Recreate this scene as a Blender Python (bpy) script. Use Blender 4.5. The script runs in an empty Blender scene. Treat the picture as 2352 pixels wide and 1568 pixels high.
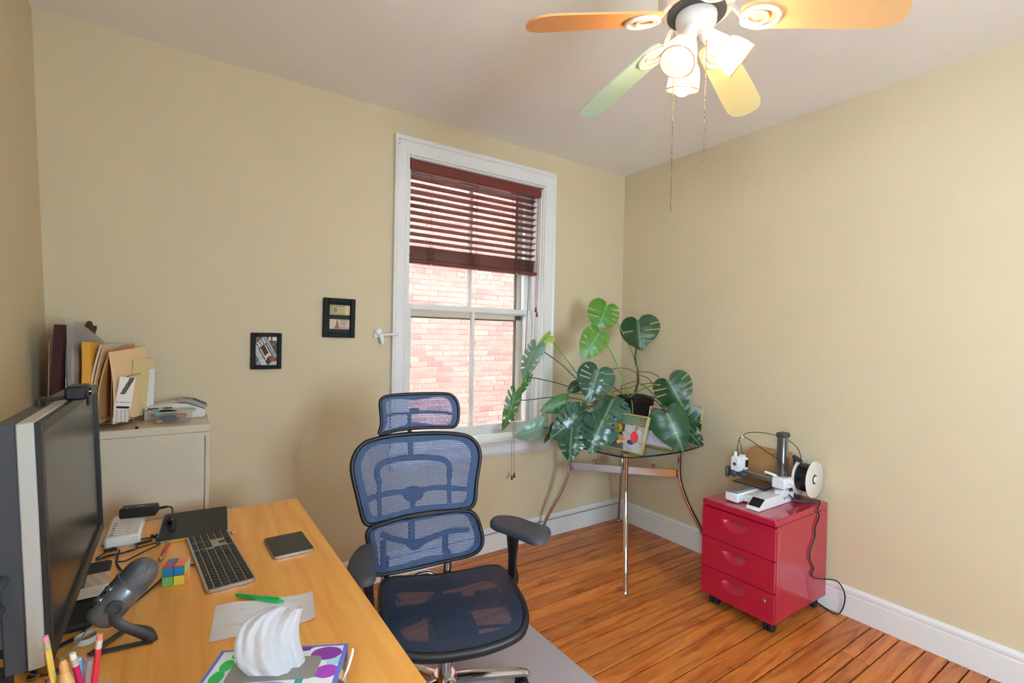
import bpy, bmesh, math, random
from mathutils import Vector, Matrix
from mathutils.geometry import tessellate_polygon

D = bpy.data
SC = bpy.context.scene
COL = SC.collection
R = math.radians
V = Vector

# ---------------------------------------------------------------- camera
CAM_F = 1130.9276 / 2352.0 * 36.0
CAM_POS = V((-2.90684, -2.74477, 1.41783))
_yaw, _pit, _rol = R(34.10952), R(0.589466), R(1.142131)
_fw = V((math.sin(_yaw) * math.cos(_pit), math.cos(_yaw) * math.cos(_pit), -math.sin(_pit)))
_r0 = V((math.cos(_yaw), -math.sin(_yaw), 0))
_u0 = _r0.cross(_fw)
CAM_R = _r0 * math.cos(_rol) + _u0 * math.sin(_rol)
CAM_U = -_r0 * math.sin(_rol) + _u0 * math.cos(_rol)
CAM_D = _fw
cam_data = D.cameras.new('camera')
cam_data.lens = CAM_F
cam_data.sensor_width = 36.0
cam_data.sensor_fit = 'HORIZONTAL'
cam_data.clip_start = 0.02
cam = D.objects.new('camera', cam_data)
cam.matrix_world = Matrix(((CAM_R.x, CAM_U.x, -CAM_D.x, CAM_POS.x), (CAM_R.y, CAM_U.y, -CAM_D.y, CAM_POS.y),
                           (CAM_R.z, CAM_U.z, -CAM_D.z, CAM_POS.z), (0, 0, 0, 1)))
COL.objects.link(cam)
SC.camera = cam

# ---------------------------------------------------------------- world: bright overcast daylight
SKY = 40.0
world = D.worlds.new('world')
SC.world = world
world.use_nodes = True
_b = world.node_tree.nodes['Background']
_b.inputs[0].default_value = (0.62, 0.80, 1.0, 1)
_b.inputs[1].default_value = SKY

SC.view_settings.view_transform = 'Standard'
SC.view_settings.look = 'None'
SC.view_settings.gamma = 1.0
SC.view_settings.use_curve_mapping = False
SC.view_settings.exposure = 0.15

cy = SC.cycles
cy.max_bounces, cy.diffuse_bounces, cy.glossy_bounces, cy.transmission_bounces = 8, 6, 3, 4
cy.transparent_max_bounces = 12
cy.caustics_reflective = cy.caustics_refractive = False
cy.use_adaptive_sampling = True
cy.adaptive_threshold = .25
cy.adaptive_min_samples = 12
cy.sample_clamp_indirect = 6.0

# portals guide the daylight through the two window openings
def portal(loc, sx, sy, rot):
    l = D.lights.new('window_portal', 'AREA')
    l.shape = 'RECTANGLE'
    l.size, l.size_y = sx, sy
    l.cycles.is_portal = True
    o = D.objects.new('window_portal', l)
    o.location = loc
    o.rotation_euler = rot
    COL.objects.link(o)
    return o

ROOM_X0, ROOM_Y0, ROOM_H = -3.36, -4.80, 2.70
W2 = (-3.45, -2.80, 0.85, 2.35)       # left-wall window: y0, y1, z0, z1
FILL_W = (-2.20, -1.25, 0.85, 2.20)       # unseen rear-wall opening added for fill daylight: x0, x1, z0, z1
portal((-3.45, (W2[0] + W2[1]) / 2, (W2[2] + W2[3]) / 2), W2[3] - W2[2], W2[1] - W2[0], (0, R(-90), 0))
portal(((FILL_W[0] + FILL_W[1]) / 2, ROOM_Y0 - .10, (FILL_W[2] + FILL_W[3]) / 2), FILL_W[1] - FILL_W[0], FILL_W[3] - FILL_W[2], (R(90), 0, 0))
portal((-1.31, 0.27, 1.62), 1.0, 1.7, (R(-90), 0, 0))

# ---------------------------------------------------------------- small helpers
def lin(h):
    h = h.lstrip('#')
    o = []
    for i in (0, 2, 4):
        c = int(h[i:i + 2], 16) / 255
        o.append(c / 12.92 if c <= 0.04045 else ((c + 0.055) / 1.055) ** 2.4)
    return tuple(o)

def ray(px, py):
    return CAM_D + CAM_R * ((px - 1176) / 1130.9276) - CAM_U * ((py - 784) / 1130.9276)

def at_plane(px, py, P, n):
    d = ray(px, py)
    return CAM_POS + d * ((V(P) - CAM_POS).dot(n) / d.dot(n))

def at_depth(px, py, dep):
    return CAM_POS + ray(px, py) * dep

def at_z(px, py, z):
    return at_plane(px, py, (0, 0, z), V((0, 0, 1)))

def catmull(pts, n=6, closed=False):
    P = [V(p) for p in pts]
    out = []
    m = len(P)
    rng = range(m if closed else m - 1)
    for i in rng:
        if closed:
            a, b, c, d = P[(i - 1) % m], P[i], P[(i + 1) % m], P[(i + 2) % m]
        else:
            b, c = P[i], P[i + 1]
            a = P[i - 1] if i > 0 else b * 2 - c
            d = P[i + 2] if i + 2 < m else c * 2 - b
        for k in range(n):
            t = k / n
            out.append(0.5 * ((2 * b) + (c - a) * t + (2 * a - 5 * b + 4 * c - d) * t * t + (3 * b - a - 3 * c + d) * t ** 3))
    if not closed:
        out.append(P[-1])
    return out

class MB:
    def __init__(s):
        s.v, s.f, s.m, s.uv = [], [], [], None
    def add(s, vs, fs, mi=0, T=None):
        b = len(s.v)
        for p in vs:
            p = V(p)
            s.v.append(T @ p if T else p)
        for f in fs:
            s.f.append([i + b for i in f])
            s.m.append(mi)
        return s
    def box(s, x0, y0, z0, x1, y1, z1, bev=0, mi=0, T=None):
        x0, x1 = min(x0, x1), max(x0, x1)
        y0, y1 = min(y0, y1), max(y0, y1)
        z0, z1 = min(z0, z1), max(z0, z1)
        c = V(((x0 + x1) / 2, (y0 + y1) / 2, (z0 + z1) / 2))
        h = V(((x1 - x0) / 2, (y1 - y0) / 2, (z1 - z0) / 2))
        if bev <= 0:
            vs = [c + V((a * h.x, b * h.y, d * h.z)) for a in (-1, 1) for b in (-1, 1) for d in (-1, 1)]
            return s.add(vs, [(0, 1, 3, 2), (4, 6, 7, 5), (0, 4, 5, 1), (2, 3, 7, 6), (0, 2, 6, 4), (1, 5, 7, 3)], mi, T)
        b_ = min(bev, h.x * .99, h.y * .99, h.z * .99)
        idx, vs = {}, []
        for a in (-1, 1):
            for b in (-1, 1):
                for d in (-1, 1):
                    for ax in range(3):
                        p = V((a * (h.x - b_), b * (h.y - b_), d * (h.z - b_)))
                        p[ax] = (a, b, d)[ax] * h[ax]
                        idx[(a, b, d, ax)] = len(vs)
                        vs.append(c + p)
        fs = []
        for ax in range(3):
            o1, o2 = [k for k in range(3) if k != ax]
            for sg in (-1, 1):
                q = []
                for (e, g) in ((-1, -1), (1, -1), (1, 1), (-1, 1)):
                    k = [0, 0, 0]
                    k[ax], k[o1], k[o2] = sg, e, g
                    q.append(idx[(*k, ax)])
                fs.append(q)
            for e in (-1, 1):
                for g in (-1, 1):
                    q = []
                    for sg, a2 in ((-1, o1), (-1, o2), (1, o2), (1, o1)):
                        k = [0, 0, 0]
                        k[ax], k[o1], k[o2] = sg, e, g
                        q.append(idx[(*k, a2)])
                    fs.append(q)
        for a in (-1, 1):
            for b in (-1, 1):
                for d in (-1, 1):
                    fs.append([idx[(a, b, d, 0)], idx[(a, b, d, 1)], idx[(a, b, d, 2)]])
        return s.add(vs, fs, mi, T)
    def tube(s, pts, r, seg=8, closed=False, mi=0, flat=1.0, up=None, caps=True, T=None):
        P = [V(p) for p in pts]
        n = len(P)
        rr = r if isinstance(r, (list, tuple)) else [r] * n
        vs, fs = [], []
        t0 = (P[1] - P[0]).normalized()
        nrm = V(up) if up else (V((0, 0, 1)) if abs(t0.z) < .9 else V((1, 0, 0)))
        for i, p in enumerate(P):
            if closed:
                t = (P[(i + 1) % n] - P[i - 1]).normalized()
            else:
                t = (P[min(i + 1, n - 1)] - P[max(i - 1, 0)]).normalized()
            nrm = (V(up) if up else nrm)
            nrm = nrm - t * nrm.dot(t)
            if nrm.length < 1e-6:
                nrm = t.orthogonal()
            nrm.normalize()
            bi = t.cross(nrm)
            for k in range(seg):
                a = 2 * math.pi * k / seg
                vs.append(p + nrm * (math.cos(a) * rr[i] * flat) + bi * (math.sin(a) * rr[i]))
        for i in range(n if closed else n - 1):
            j = (i + 1) % n
            for k in range(seg):
                l = (k + 1) % seg
                fs.append((i * seg + k, i * seg + l, j * seg + l, j * seg + k))
        if caps and not closed:
            fs.append(list(range(seg))[::-1])
            fs.append([(n - 1) * seg + k for k in range(seg)])
        return s.add(vs, fs, mi, T)
    def cyl(s, p0, p1, r0, r1=None, seg=16, mi=0, T=None, caps=True):
        return s.tube([p0, p1], [r0, r0 if r1 is None else r1], seg, mi=mi, T=T, caps=caps)
    def lathe(s, prof, seg=24, mi=0, T=None, caps=True):
        vs, fs = [], []
        for (r, z) in prof:
            for k in range(seg):
                a = 2 * math.pi * k / seg
                vs.append((r * math.cos(a), r * math.sin(a), z))
        for i in range(len(prof) - 1):
            for k in range(seg):
                l = (k + 1) % seg
                fs.append((i * seg + k, i * seg + l, (i + 1) * seg + l, (i + 1) * seg + k))
        if caps:
            if prof[0][0] > 1e-5:
                fs.append(list(range(seg))[::-1])
            if prof[-1][0] > 1e-5:
                fs.append([(len(prof) - 1) * seg + k for k in range(seg)])
        return s.add(vs, fs, mi, T)
    def prism(s, poly, z0, z1, mi=0, T=None, side_mi=None):
        n = len(poly)
        vs = [(p[0], p[1], z0) for p in poly] + [(p[0], p[1], z1) for p in poly]
        tri = tessellate_polygon([[V((p[0], p[1], 0)) for p in poly]]) if n > 4 else [tuple(range(n))]
        s.add(vs, [t for t in tri] + [[i + n for i in t] for t in tri], mi, T)
        b = len(s.v) - 2 * n
        for i in range(n):
            j = (i + 1) % n
            s.f.append([b + i, b + j, b + n + j, b + n + i])
            s.m.append(mi if side_mi is None else side_mi)
        return s
    def sphere(s, c, r, seg=14, rings=8, mi=0, T=None, sc=(1, 1, 1)):
        vs, fs = [], []
        for i in range(rings + 1):
            th = math.pi * i / rings
            for k in range(seg):
                a = 2 * math.pi * k / seg
                vs.append(V(c) + V((r * sc[0] * math.sin(th) * math.cos(a), r * sc[1] * math.sin(th) * math.sin(a), r * sc[2] * math.cos(th))))
        for i in range(rings):
            for k in range(seg):
                l = (k + 1) % seg
                fs.append((i * seg + k, (i + 1) * seg + k, (i + 1) * seg + l, i * seg + l))
        return s.add(vs, fs, mi, T)
    def mesh(s, name, mats, inv=None, angle=38, recalc=True):
        me = D.meshes.new(name)
        vs = [inv @ p for p in s.v] if inv else s.v
        me.from_pydata([tuple(p) for p in vs], [], s.f)
        if not isinstance(mats, (list, tuple)):
            mats = [mats]
        for m in mats:
            me.materials.append(m)
        for i, p in enumerate(me.polygons):
            p.material_index = s.m[i]
        if s.uv:
            l = me.uv_layers.new(name='UVMap')
            for lp in me.loops:
                l.data[lp.index].uv = s.uv[lp.vertex_index]
        bm = bmesh.new()
        bm.from_mesh(me)
        bmesh.ops.remove_doubles(bm, verts=bm.verts, dist=1e-6)
        if recalc:
            bmesh.ops.recalc_face_normals(bm, faces=bm.faces)
        bm.to_mesh(me)
        bm.free()
        for p in me.polygons:
            p.use_smooth = True
        me.set_sharp_from_angle(angle=R(angle))
        return me

def mw(o):
    m = o.matrix_basis.copy()
    p = o.parent
    while p:
        m = p.matrix_basis @ m
        p = p.parent
    return m

def ob(name, mb, mats, parent=None, world=False, label=None, angle=38, recalc=True):
    inv = mw(parent).inverted() if (parent and world) else None
    me = mb.mesh(name, mats, inv, angle, recalc) if isinstance(mb, MB) else mb
    o = D.objects.new(name, me)
    if parent:
        o.parent = parent
    if label:
        o['label'] = label
    COL.objects.link(o)
    return o

def tag(o, label, cat, group=None):
    o['label'], o['category'] = label, cat
    if group:
        o['group'] = group
    return o

def thing(name, label, cat, loc=(0, 0, 0), rz=0, group=None, rot=None):
    o = D.objects.new(name, None)
    o.empty_display_size = .05
    o.location = loc
    o.rotation_euler = rot if rot else (0, 0, rz)
    COL.objects.link(o)
    return tag(o, label, cat, group)

def structure(o):
    o['kind'] = 'structure'
    return o

def dup(o, parent=None):
    c = o.copy()
    COL.objects.link(c)
    if parent:
        c.parent = parent
    return c

def TM(loc=(0, 0, 0), rz=0, rx=0, ry=0):
    return Matrix.Translation(V(loc)) @ Matrix.Rotation(rz, 4, 'Z') @ Matrix.Rotation(ry, 4, 'Y') @ Matrix.Rotation(rx, 4, 'X')

# ---------------------------------------------------------------- materials
def nodes(m):
    return m.node_tree.nodes, m.node_tree.links

def MAT(name, col, rough=.5, metal=0, var=0, scale=20, bump=0, bscale=200, spec=.5, coat=0, trans=0, sheen=0, stretch=None):
    m = D.materials.new(name)
    m.use_nodes = True
    n, l = nodes(m)
    b = n['Principled BSDF']
    c = lin(col) if isinstance(col, str) else col
    b.inputs['Base Color'].default_value = (*c, 1)
    b.inputs['Roughness'].default_value = rough
    b.inputs['Metallic'].default_value = metal
    b.inputs['Specular IOR Level'].default_value = spec
    b.inputs['Coat Weight'].default_value = coat
    if sheen:
        b.inputs['Sheen Weight'].default_value = sheen
    tc = n.new('ShaderNodeTexCoord')
    mp = n.new('ShaderNodeMapping')
    l.new(tc.outputs['Object'], mp.inputs[0])
    if stretch:
        mp.inputs['Scale'].default_value = stretch
    if var:
        t = n.new('ShaderNodeTexNoise')
        t.inputs['Scale'].default_value = scale
        t.inputs['Detail'].default_value = 5
        l.new(mp.outputs[0], t.inputs[0])
        r = n.new('ShaderNodeMix')
        r.data_type = 'RGBA'
        r.inputs[6].default_value = (*[max(0, x * (1 - var)) for x in c], 1)
        r.inputs[7].default_value = (*[min(1, x * (1 + var)) for x in c], 1)
        l.new(t.outputs['Fac'], r.inputs[0])
        l.new(r.outputs[2], b.inputs['Base Color'])
    if bump:
        t = n.new('ShaderNodeTexNoise')
        t.inputs['Scale'].default_value = bscale
        l.new(mp.outputs[0], t.inputs[0])
        bp = n.new('ShaderNodeBump')
        bp.inputs['Strength'].default_value = bump
        bp.inputs['Distance'].default_value = .002
        l.new(t.outputs['Fac'], bp.inputs['Height'])
        l.new(bp.outputs[0], b.inputs['Normal'])
    return m

def GLASS(name, tint=(1, 1, 1), gloss=1.0, ior=1.5, haze=None):
    """thin sheet of glass or clear plastic: straight-through light plus a Fresnel reflection"""
    m = D.materials.new(name)
    m.use_nodes = True
    n, l = nodes(m)
    n.remove(n['Principled BSDF'])
    t = n.new('ShaderNodeBsdfTransparent')
    t.inputs[0].default_value = (*tint, 1)
    g = n.new('ShaderNodeBsdfGlossy')
    g.inputs['Roughness'].default_value = .02
    fr = n.new('ShaderNodeFresnel')
    fr.inputs[0].default_value = ior
    mul = n.new('ShaderNodeMath')
    mul.operation = 'MULTIPLY'
    mul.inputs[1].default_value = gloss
    geo = n.new('ShaderNodeNewGeometry')
    inv = n.new('ShaderNodeMath')
    inv.operation = 'SUBTRACT'
    inv.inputs[0].default_value = 1
    l.new(geo.outputs['Backfacing'], inv.inputs[1])
    front = n.new('ShaderNodeMath')
    front.operation = 'MULTIPLY'
    l.new(fr.outputs[0], front.inputs[0])
    l.new(inv.outputs[0], front.inputs[1])
    l.new(front.outputs[0], mul.inputs[0])
    mx = n.new('ShaderNodeMixShader')
    l.new(mul.outputs[0], mx.inputs[0])
    src = t
    if haze:
        d = n.new('ShaderNodeBsdfDiffuse')
        d.inputs[0].default_value = (*haze[1], 1)
        tl = n.new('ShaderNodeBsdfTranslucent')
        tl.inputs[0].default_value = (*haze[1], 1)
        ad = n.new('ShaderNodeMixShader')
        l.new(d.outputs[0], ad.inputs[1])
        l.new(tl.outputs[0], ad.inputs[2])
        m2 = n.new('ShaderNodeMixShader')
        m2.inputs[0].default_value = haze[0]
        l.new(t.outputs[0], m2.inputs[1])
        l.new(ad.outputs[0], m2.inputs[2])
        src = m2
    l.new(src.outputs[0], mx.inputs[1])
    l.new(g.outputs[0], mx.inputs[2])
    l.new(mx.outputs[0], n['Material Output'].inputs[0])
    return m

def EMIT(name, col, s):
    m = D.materials.new(name)
    m.use_nodes = True
    n, l = nodes(m)
    b = n['Principled BSDF']
    b.inputs['Base Color'].default_value = (*col, 1)
    b.inputs['Emission Color'].default_value = (*col, 1)
    b.inputs['Emission Strength'].default_value = s
    return m

def PRINT(name, rough=.4):
    """flat print whose ink colours sit in the mesh's colour layer"""
    m = D.materials.new(name)
    m.use_nodes = True
    n, l = nodes(m)
    a = n.new('ShaderNodeVertexColor')
    a.layer_name = 'ink'
    l.new(a.outputs[0], n['Principled BSDF'].inputs['Base Color'])
    n['Principled BSDF'].inputs['Roughness'].default_value = rough
    n['Principled BSDF'].inputs['Specular IOR Level'].default_value = .2
    return m

def printed(name, w, h, nx, ny, fn, mat, parent, T, label=None):
    """a w x h sheet in its own XY plane, centred, inked by fn(u, v) -> '#rrggbb' (v = 1 at the top)"""
    vs = [T @ V((-w / 2 + w * i / nx, -h / 2 + h * j / ny, 0)) for j in range(ny + 1) for i in range(nx + 1)]
    fs = [(j * (nx + 1) + i, j * (nx + 1) + i + 1, (j + 1) * (nx + 1) + i + 1, (j + 1) * (nx + 1) + i) for j in range(ny) for i in range(nx)]
    me = D.meshes.new(name)
    me.from_pydata([tuple(v) for v in vs], [], fs)
    me.materials.append(mat)
    ca = me.color_attributes.new('ink', 'FLOAT_COLOR', 'CORNER')
    cache = {}
    for k in range(nx * ny):
        u, v = ((k % nx) + .5) / nx, ((k // nx) + .5) / ny
        c = fn(u, v)
        if c not in cache:
            cache[c] = (*lin(c), 1)
        for q in range(4):
            ca.data[k * 4 + q].color = cache[c]
    o = D.objects.new(name, me)
    if parent:
        o.parent = parent
    if label:
        o['label'] = label
    COL.objects.link(o)
    return o

def text_verts(body, size, align='CENTER'):
    c = D.curves.new('lettering', 'FONT')
    c.body, c.size, c.align_x, c.align_y = body, size, align, 'CENTER'
    c.resolution_u = 2
    o = D.objects.new('lettering', c)
    me = D.meshes.new_from_object(o)
    vs = [v.co.copy() for v in me.vertices]
    fs = [list(p.vertices) for p in me.polygons]
    D.objects.remove(o)
    D.curves.remove(c)
    D.meshes.remove(me)
    return vs, fs

def rnd(a, b):
    return random.uniform(a, b)

random.seed(7)

# ================================================================ ROOM SHELL
WALL = MAT('wall_paint', '#cdbd9c', .55, var=.03, scale=3, bump=.06, bscale=60, spec=.35)
CEIL = MAT('ceiling_paint', '#f0efec', .8, var=.02, scale=4, bump=.05, bscale=40, spec=.2)
WHITE = MAT('white_gloss_paint', '#dcdcd8', .35, var=.02, scale=8)
WOODGAP = MAT('dark_subfloor', '#1d0f08', .9)

def floor_mat():
    m = D.materials.new('heart_pine_floor')
    m.use_nodes = True
    n, l = nodes(m)
    b = n['Principled BSDF']
    tc = n.new('ShaderNodeTexCoord')
    oi = n.new('ShaderNodeObjectInfo')
    mp = n.new('ShaderNodeMapping')
    mp.inputs['Scale'].default_value = (1.0, 11, 11)
    add = n.new('ShaderNodeVectorMath')
    add.operation = 'ADD'
    sc = n.new('ShaderNodeVectorMath')
    sc.operation = 'SCALE'
    sc.inputs[0].default_value = (13, 7, 3)
    l.new(oi.outputs['Random'], sc.inputs['Scale'])
    l.new(tc.outputs['Object'], add.inputs[0])
    l.new(sc.outputs[0], add.inputs[1])
    l.new(add.outputs[0], mp.inputs[0])
    g = n.new('ShaderNodeTexNoise')
    g.inputs['Scale'].default_value = 2.4
    g.inputs['Detail'].default_value = 8
    g.inputs['Distortion'].default_value = 1.2
    l.new(mp.outputs[0], g.inputs[0])
    cr = n.new('ShaderNodeValToRGB')
    cr.color_ramp.elements[0].position = .33
    cr.color_ramp.elements[0].color = (*lin('#9c5020'), 1)
    cr.color_ramp.elements[1].position = .68
    cr.color_ramp.elements[1].color = (*lin('#cf7f38'), 1)
    e = cr.color_ramp.elements.new(.5)
    e.color = (*lin('#c06e30'), 1)
    l.new(g.outputs['Fac'], cr.inputs[0])
    # board-to-board tone
    hv = n.new('ShaderNodeHueSaturation')
    mr = n.new('ShaderNodeMapRange')
    mr.inputs[3].default_value = .82
    mr.inputs[4].default_value = 1.15
    l.new(oi.outputs['Random'], mr.inputs[0])
    l.new(mr.outputs[0], hv.inputs['Value'])
    l.new(cr.outputs[0], hv.inputs['Color'])
    # dark worn streaks along the grain
    mp2 = n.new('ShaderNodeMapping')
    mp2.inputs['Scale'].default_value = (2.2, 20, 10)
    l.new(add.outputs[0], mp2.inputs[0])
    s = n.new('ShaderNodeTexNoise')
    s.inputs['Scale'].default_value = 1.6
    s.inputs['Detail'].default_value = 6
    s.inputs['Roughness'].default_value = .65
    l.new(mp2.outputs[0], s.inputs[0])
    sr = n.new('ShaderNodeValToRGB')
    sr.color_ramp.elements[0].position = .62
    sr.color_ramp.elements[0].color = (0, 0, 0, 1)
    sr.color_ramp.elements[1].position = .78
    sr.color_ramp.elements[1].color = (1, 1, 1, 1)
    l.new(s.outputs['Fac'], sr.inputs[0])
    mul = n.new('ShaderNodeMath')
    mul.operation = 'MULTIPLY'
    mul.inputs[1].default_value = .8
    l.new(sr.outputs[0], mul.inputs[0])
    mx = n.new('ShaderNodeMix')
    mx.data_type = 'RGBA'
    mx.inputs[7].default_value = (*lin('#3a1a0c'), 1)
    l.new(mul.outputs[0], mx.inputs[0])
    l.new(hv.outputs[0], mx.inputs[6])
    l.new(mx.outputs[2], b.inputs['Base Color'])
    rr = n.new('ShaderNodeMapRange')
    rr.inputs[3].default_value = .2
    rr.inputs[4].default_value = .38
    l.new(s.outputs['Fac'], rr.inputs[0])
    l.new(rr.outputs[0], b.inputs['Roughness'])
    bp = n.new('ShaderNodeBump')
    bp.inputs['Strength'].default_value = .12
    bp.inputs['Distance'].default_value = .002
    l.new(g.outputs['Fac'], bp.inputs['Height'])
    l.new(bp.outputs[0], b.inputs['Normal'])
    return m

FLOOR = floor_mat()
floor = structure(ob('floor', MB().box(-3.6, ROOM_Y0 - .15, -.08, .15, .25, -.022), WOODGAP))
edges = [0.02, -.075, -.17, -.272, -.36, -.452, -.535, -.625, -.715, -.80, -.885, -.975, -1.06, -1.15, -1.25, -1.34, -1.45,
         -1.547, -1.637, -1.74, -1.799, -1.859, -1.957, -2.042, -2.11, -2.177]
while edges[-1] > ROOM_Y0:
    edges.append(edges[-1] - rnd(.075, .105))
for i in range(len(edges) - 1):
    ya, yb = edges[i], edges[i + 1]
    cuts = [-3.5]
    if ya in (-1.74, -1.799):
        cuts += [-.36]
    elif i % 4 == 1:
        cuts += [rnd(-2.6, -2.0)]
    cuts.append(.03)
    for a, b_ in zip(cuts, cuts[1:]):
        g = .003
        o = ob('floorboard', MB().box(a - (a + b_) / 2 + g, -(ya - yb) / 2 + g, -.02, b_ - (a + b_) / 2 - g, (ya - yb) / 2 - g, 0, .0015), FLOOR, floor)
        o.location = ((a + b_) / 2, (ya + yb) / 2, rnd(-.0012, 0))

# walls: slabs with real openings
WX0, WX1, WZ0, WZ1 = -1.80, -.815, .755, 2.455          # back window clear opening
def slab_with_hole(horiz0, horiz1, z0, z1, h0, h1, hz0, hz1, t0, t1, axis, mat, name, lean=None):
    mb = MB()
    def bx(a0, a1, c0, c1):
        if axis == 'y':
            mb.box(a0, t0, c0, a1, t1, c1)
        else:
            mb.box(t0, a0, c0, t1, a1, c1)
    bx(horiz0, h0, z0, z1)
    bx(h1, horiz1, z0, z1)
    bx(h0, h1, z0, hz0)
    bx(h0, h1, hz1, z1)
    if lean:
        for p in mb.v:
            p.x += lean(p.z)
    return structure(ob(name, mb, mat))

wall_back = slab_with_hole(-3.6, .15, -.08, ROOM_H, WX0, WX1, WZ0 - .04, WZ1, 0, .26, 'y', WALL, 'wall_back')
lean = lambda z: -.0404 * (z - 1.437)                      # the old wall is slightly out of plumb
wall_left = slab_with_hole(ROOM_Y0 - .12, 0, -.08, ROOM_H, W2[0], W2[1], W2[2], W2[3], ROOM_X0 - .16, ROOM_X0, 'x', WALL, 'wall_left', lean)
wall_right = structure(ob('wall_right', MB().box(0, ROOM_Y0 - .12, -.08, .15, 0, ROOM_H), WALL))
wall_rear = slab_with_hole(-3.6, 0, -.08, ROOM_H, FILL_W[0], FILL_W[1], FILL_W[2], FILL_W[3], ROOM_Y0 - .12, ROOM_Y0, 'y', WALL, 'wall_rear')
ceiling = structure(ob('ceiling', MB().box(-3.75, ROOM_Y0 - .2, ROOM_H, .2, .3, ROOM_H + .12), CEIL))

# baseboards: profile swept along each wall
def baseboard(name, p0, p1, inward, h=.155):
    p0, p1, n_ = V(p0), V(p1), V(inward)
    prof = [(0, 0), (.018, 0), (.018, h - .04), (.015, h - .036), (.015, h - .03), (.02, h - .026), (.02, h - .012), (.012, h - .003), (.006, h), (0, h)]
    vs = [p + n_ * a + V((0, 0, z)) for p in (p0, p1) for a, z in prof]
    k = len(prof)
    fs = [(i, (i + 1) % k, k + (i + 1) % k, k + i) for i in range(k)] + [list(range(k)), list(range(k, 2 * k))]
    return structure(ob(name, MB().add(vs, fs), WHITE, angle=20))
baseboard('baseboard_back', (-3.3, 0, -.004), (0, 0, -.004), (0, -1, 0), .16)
baseboard('baseboard_right', (0, 0, -.004), (0, ROOM_Y0, -.004), (-1, 0, 0), .156)
baseboard('baseboard_left', (-3.302, 0, -.004), (-3.302, ROOM_Y0, -.004), (1, 0, 0), .156)
baseboard('baseboard_rear', (-3.3, ROOM_Y0, -.004), (0, ROOM_Y0, -.004), (0, 1, 0), .156)
structure(ob('trim_1', MB().box(-2.2, -.0192, .118, -.02, -.0172, .121), WOODGAP))   # open seam in the back baseboard

# ---------------------------------------------------------------- back window
PANE = GLASS('window_glass', (.97, .98, .97), .6, haze=(.05, (.9, .9, .9)))
CREAM = MAT('cream_storm_frame', '#cfcab4', .5)
DARKGAP = MAT('dark_weatherstrip', '#23201c', .8)
win = D.objects.new('window_1', None)
win.empty_display_size = .1
win.location = (-1.3, 0, WZ0)
COL.objects.link(win)
structure(win)
def wp(name, mb, m=WHITE, parent=None, angle=30):
    return ob(name, mb, m, parent or win, True, angle=angle)
# casing: stepped boards round the opening
CX0, CX1, CZ1 = -1.893, -.712, 2.565
def casing(name, pts_outer, pts_inner):
    # sweep a stepped profile between two parallel edges: t 0 outer, 1 inner; d = projection into the room
    prof = [(0, 0), (0, .03), (.12, .034), (.2, .03), (.24, .022), (.74, .02), (.8, .024), (.9, .024), (.94, .014), (1, .012), (1, 0)]
    vs = []
    for po, pi in zip(pts_outer, pts_inner):
        for t, d in prof:
            p = V(po).lerp(V(pi), t)
            vs.append((p.x, -d, p.z))
    k = len(prof)
    fs = [(i, (i + 1) % k, k + (i + 1) % k, k + i) for i in range(k)] + [list(range(k)), list(range(k, 2 * k))]
    return wp(name, MB().add(vs, fs), angle=15)
casing('casing', [(CX0, 0, CZ1), (CX1, 0, CZ1)], [(WX0, 0, WZ1), (WX1, 0, WZ1)])
casing('casing', [(CX0, 0, WZ0), (CX0, 0, CZ1)], [(WX0, 0, WZ0), (WX0, 0, WZ1)])
casing('casing', [(CX1, 0, WZ0), (CX1, 0, CZ1)], [(WX1, 0, WZ0), (WX1, 0, WZ1)])
wp('window_stool', MB().box(CX0 - .02, -.055, WZ0 - .032, CX1 + .02, .075, WZ0, .007))
ap = MB()
prof = [(0, 0), (-.012, 0), (-.02, .012), (-.026, .028), (-.02, .034), (-.02, .07), (-.03, .09), (-.03, .1), (0, .1)]
vs = [(x, d, WZ0 - .132 + z) for x in (CX0 + .005, CX1 - .002) for d, z in prof]
k = len(prof)
ap.add(vs, [(i, (i + 1) % k, k + (i + 1) % k, k + i) for i in range(k)] + [list(range(k)), list(range(k, 2 * k))])
wp('window_apron', ap, angle=15)
# jambs with the sash stops
for sx, x in ((1, WX0), (-1, WX1)):
    wp('jamb', MB().box(x - .01 * sx, 0, WZ0, x + .012 * sx, .26, WZ1))
    wp('sash_stop', MB().box(x + .012 * sx, .045, WZ0, x + .026 * sx, .066, WZ1, .003))
    wp('parting_bead', MB().box(x + .012 * sx, .107, WZ0, x + .022 * sx, .118, WZ1, .002))
wp('head_jamb', MB().box(WX0, 0, WZ1 - .012, WX1, .26, WZ1 + .01))
def sash(name, y0, y1, z0, z1, top, bot, label):
    x0, x1 = WX0 + .014, WX1 - .014
    s = .043
    f = MB()
    f.box(x0, y0, z0, x0 + s, y1, z1, .003)
    f.box(x1 - s, y0, z0, x1, y1, z1, .003)
    f.box(x0 + s, y0, z0, x1 - s, y1, z0 + bot, .003)
    f.box(x0 + s, y0, z1 - top, x1 - s, y1, z1, .003)
    o = wp(name, f)
    o['label'] = label
    xm = (x0 + x1) / 2
    ob('muntin', MB().box(xm - .011, y0 + .004, z0 + bot - .002, xm + .011, y1 - .004, z1 - top + .002, .003), WHITE, o, True)
    ym = (y0 + y1) / 2
    for a, b_ in ((x0 + s - .004, xm), (xm, x1 - s + .004)):
        ob('pane', MB().box(a, ym - .0015, z0 + bot - .004, b_, ym + .0015, z1 - top + .004), PANE, o, True)
    return o
low = sash('lower_sash', .068, .105, WZ0 + .002, 1.605, .034, .068, 'white lower sash with one upright muntin')
up = sash('upper_sash', .12, .157, 1.565, WZ1 - .014, .05, .036, 'white upper sash behind the blind')
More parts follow.
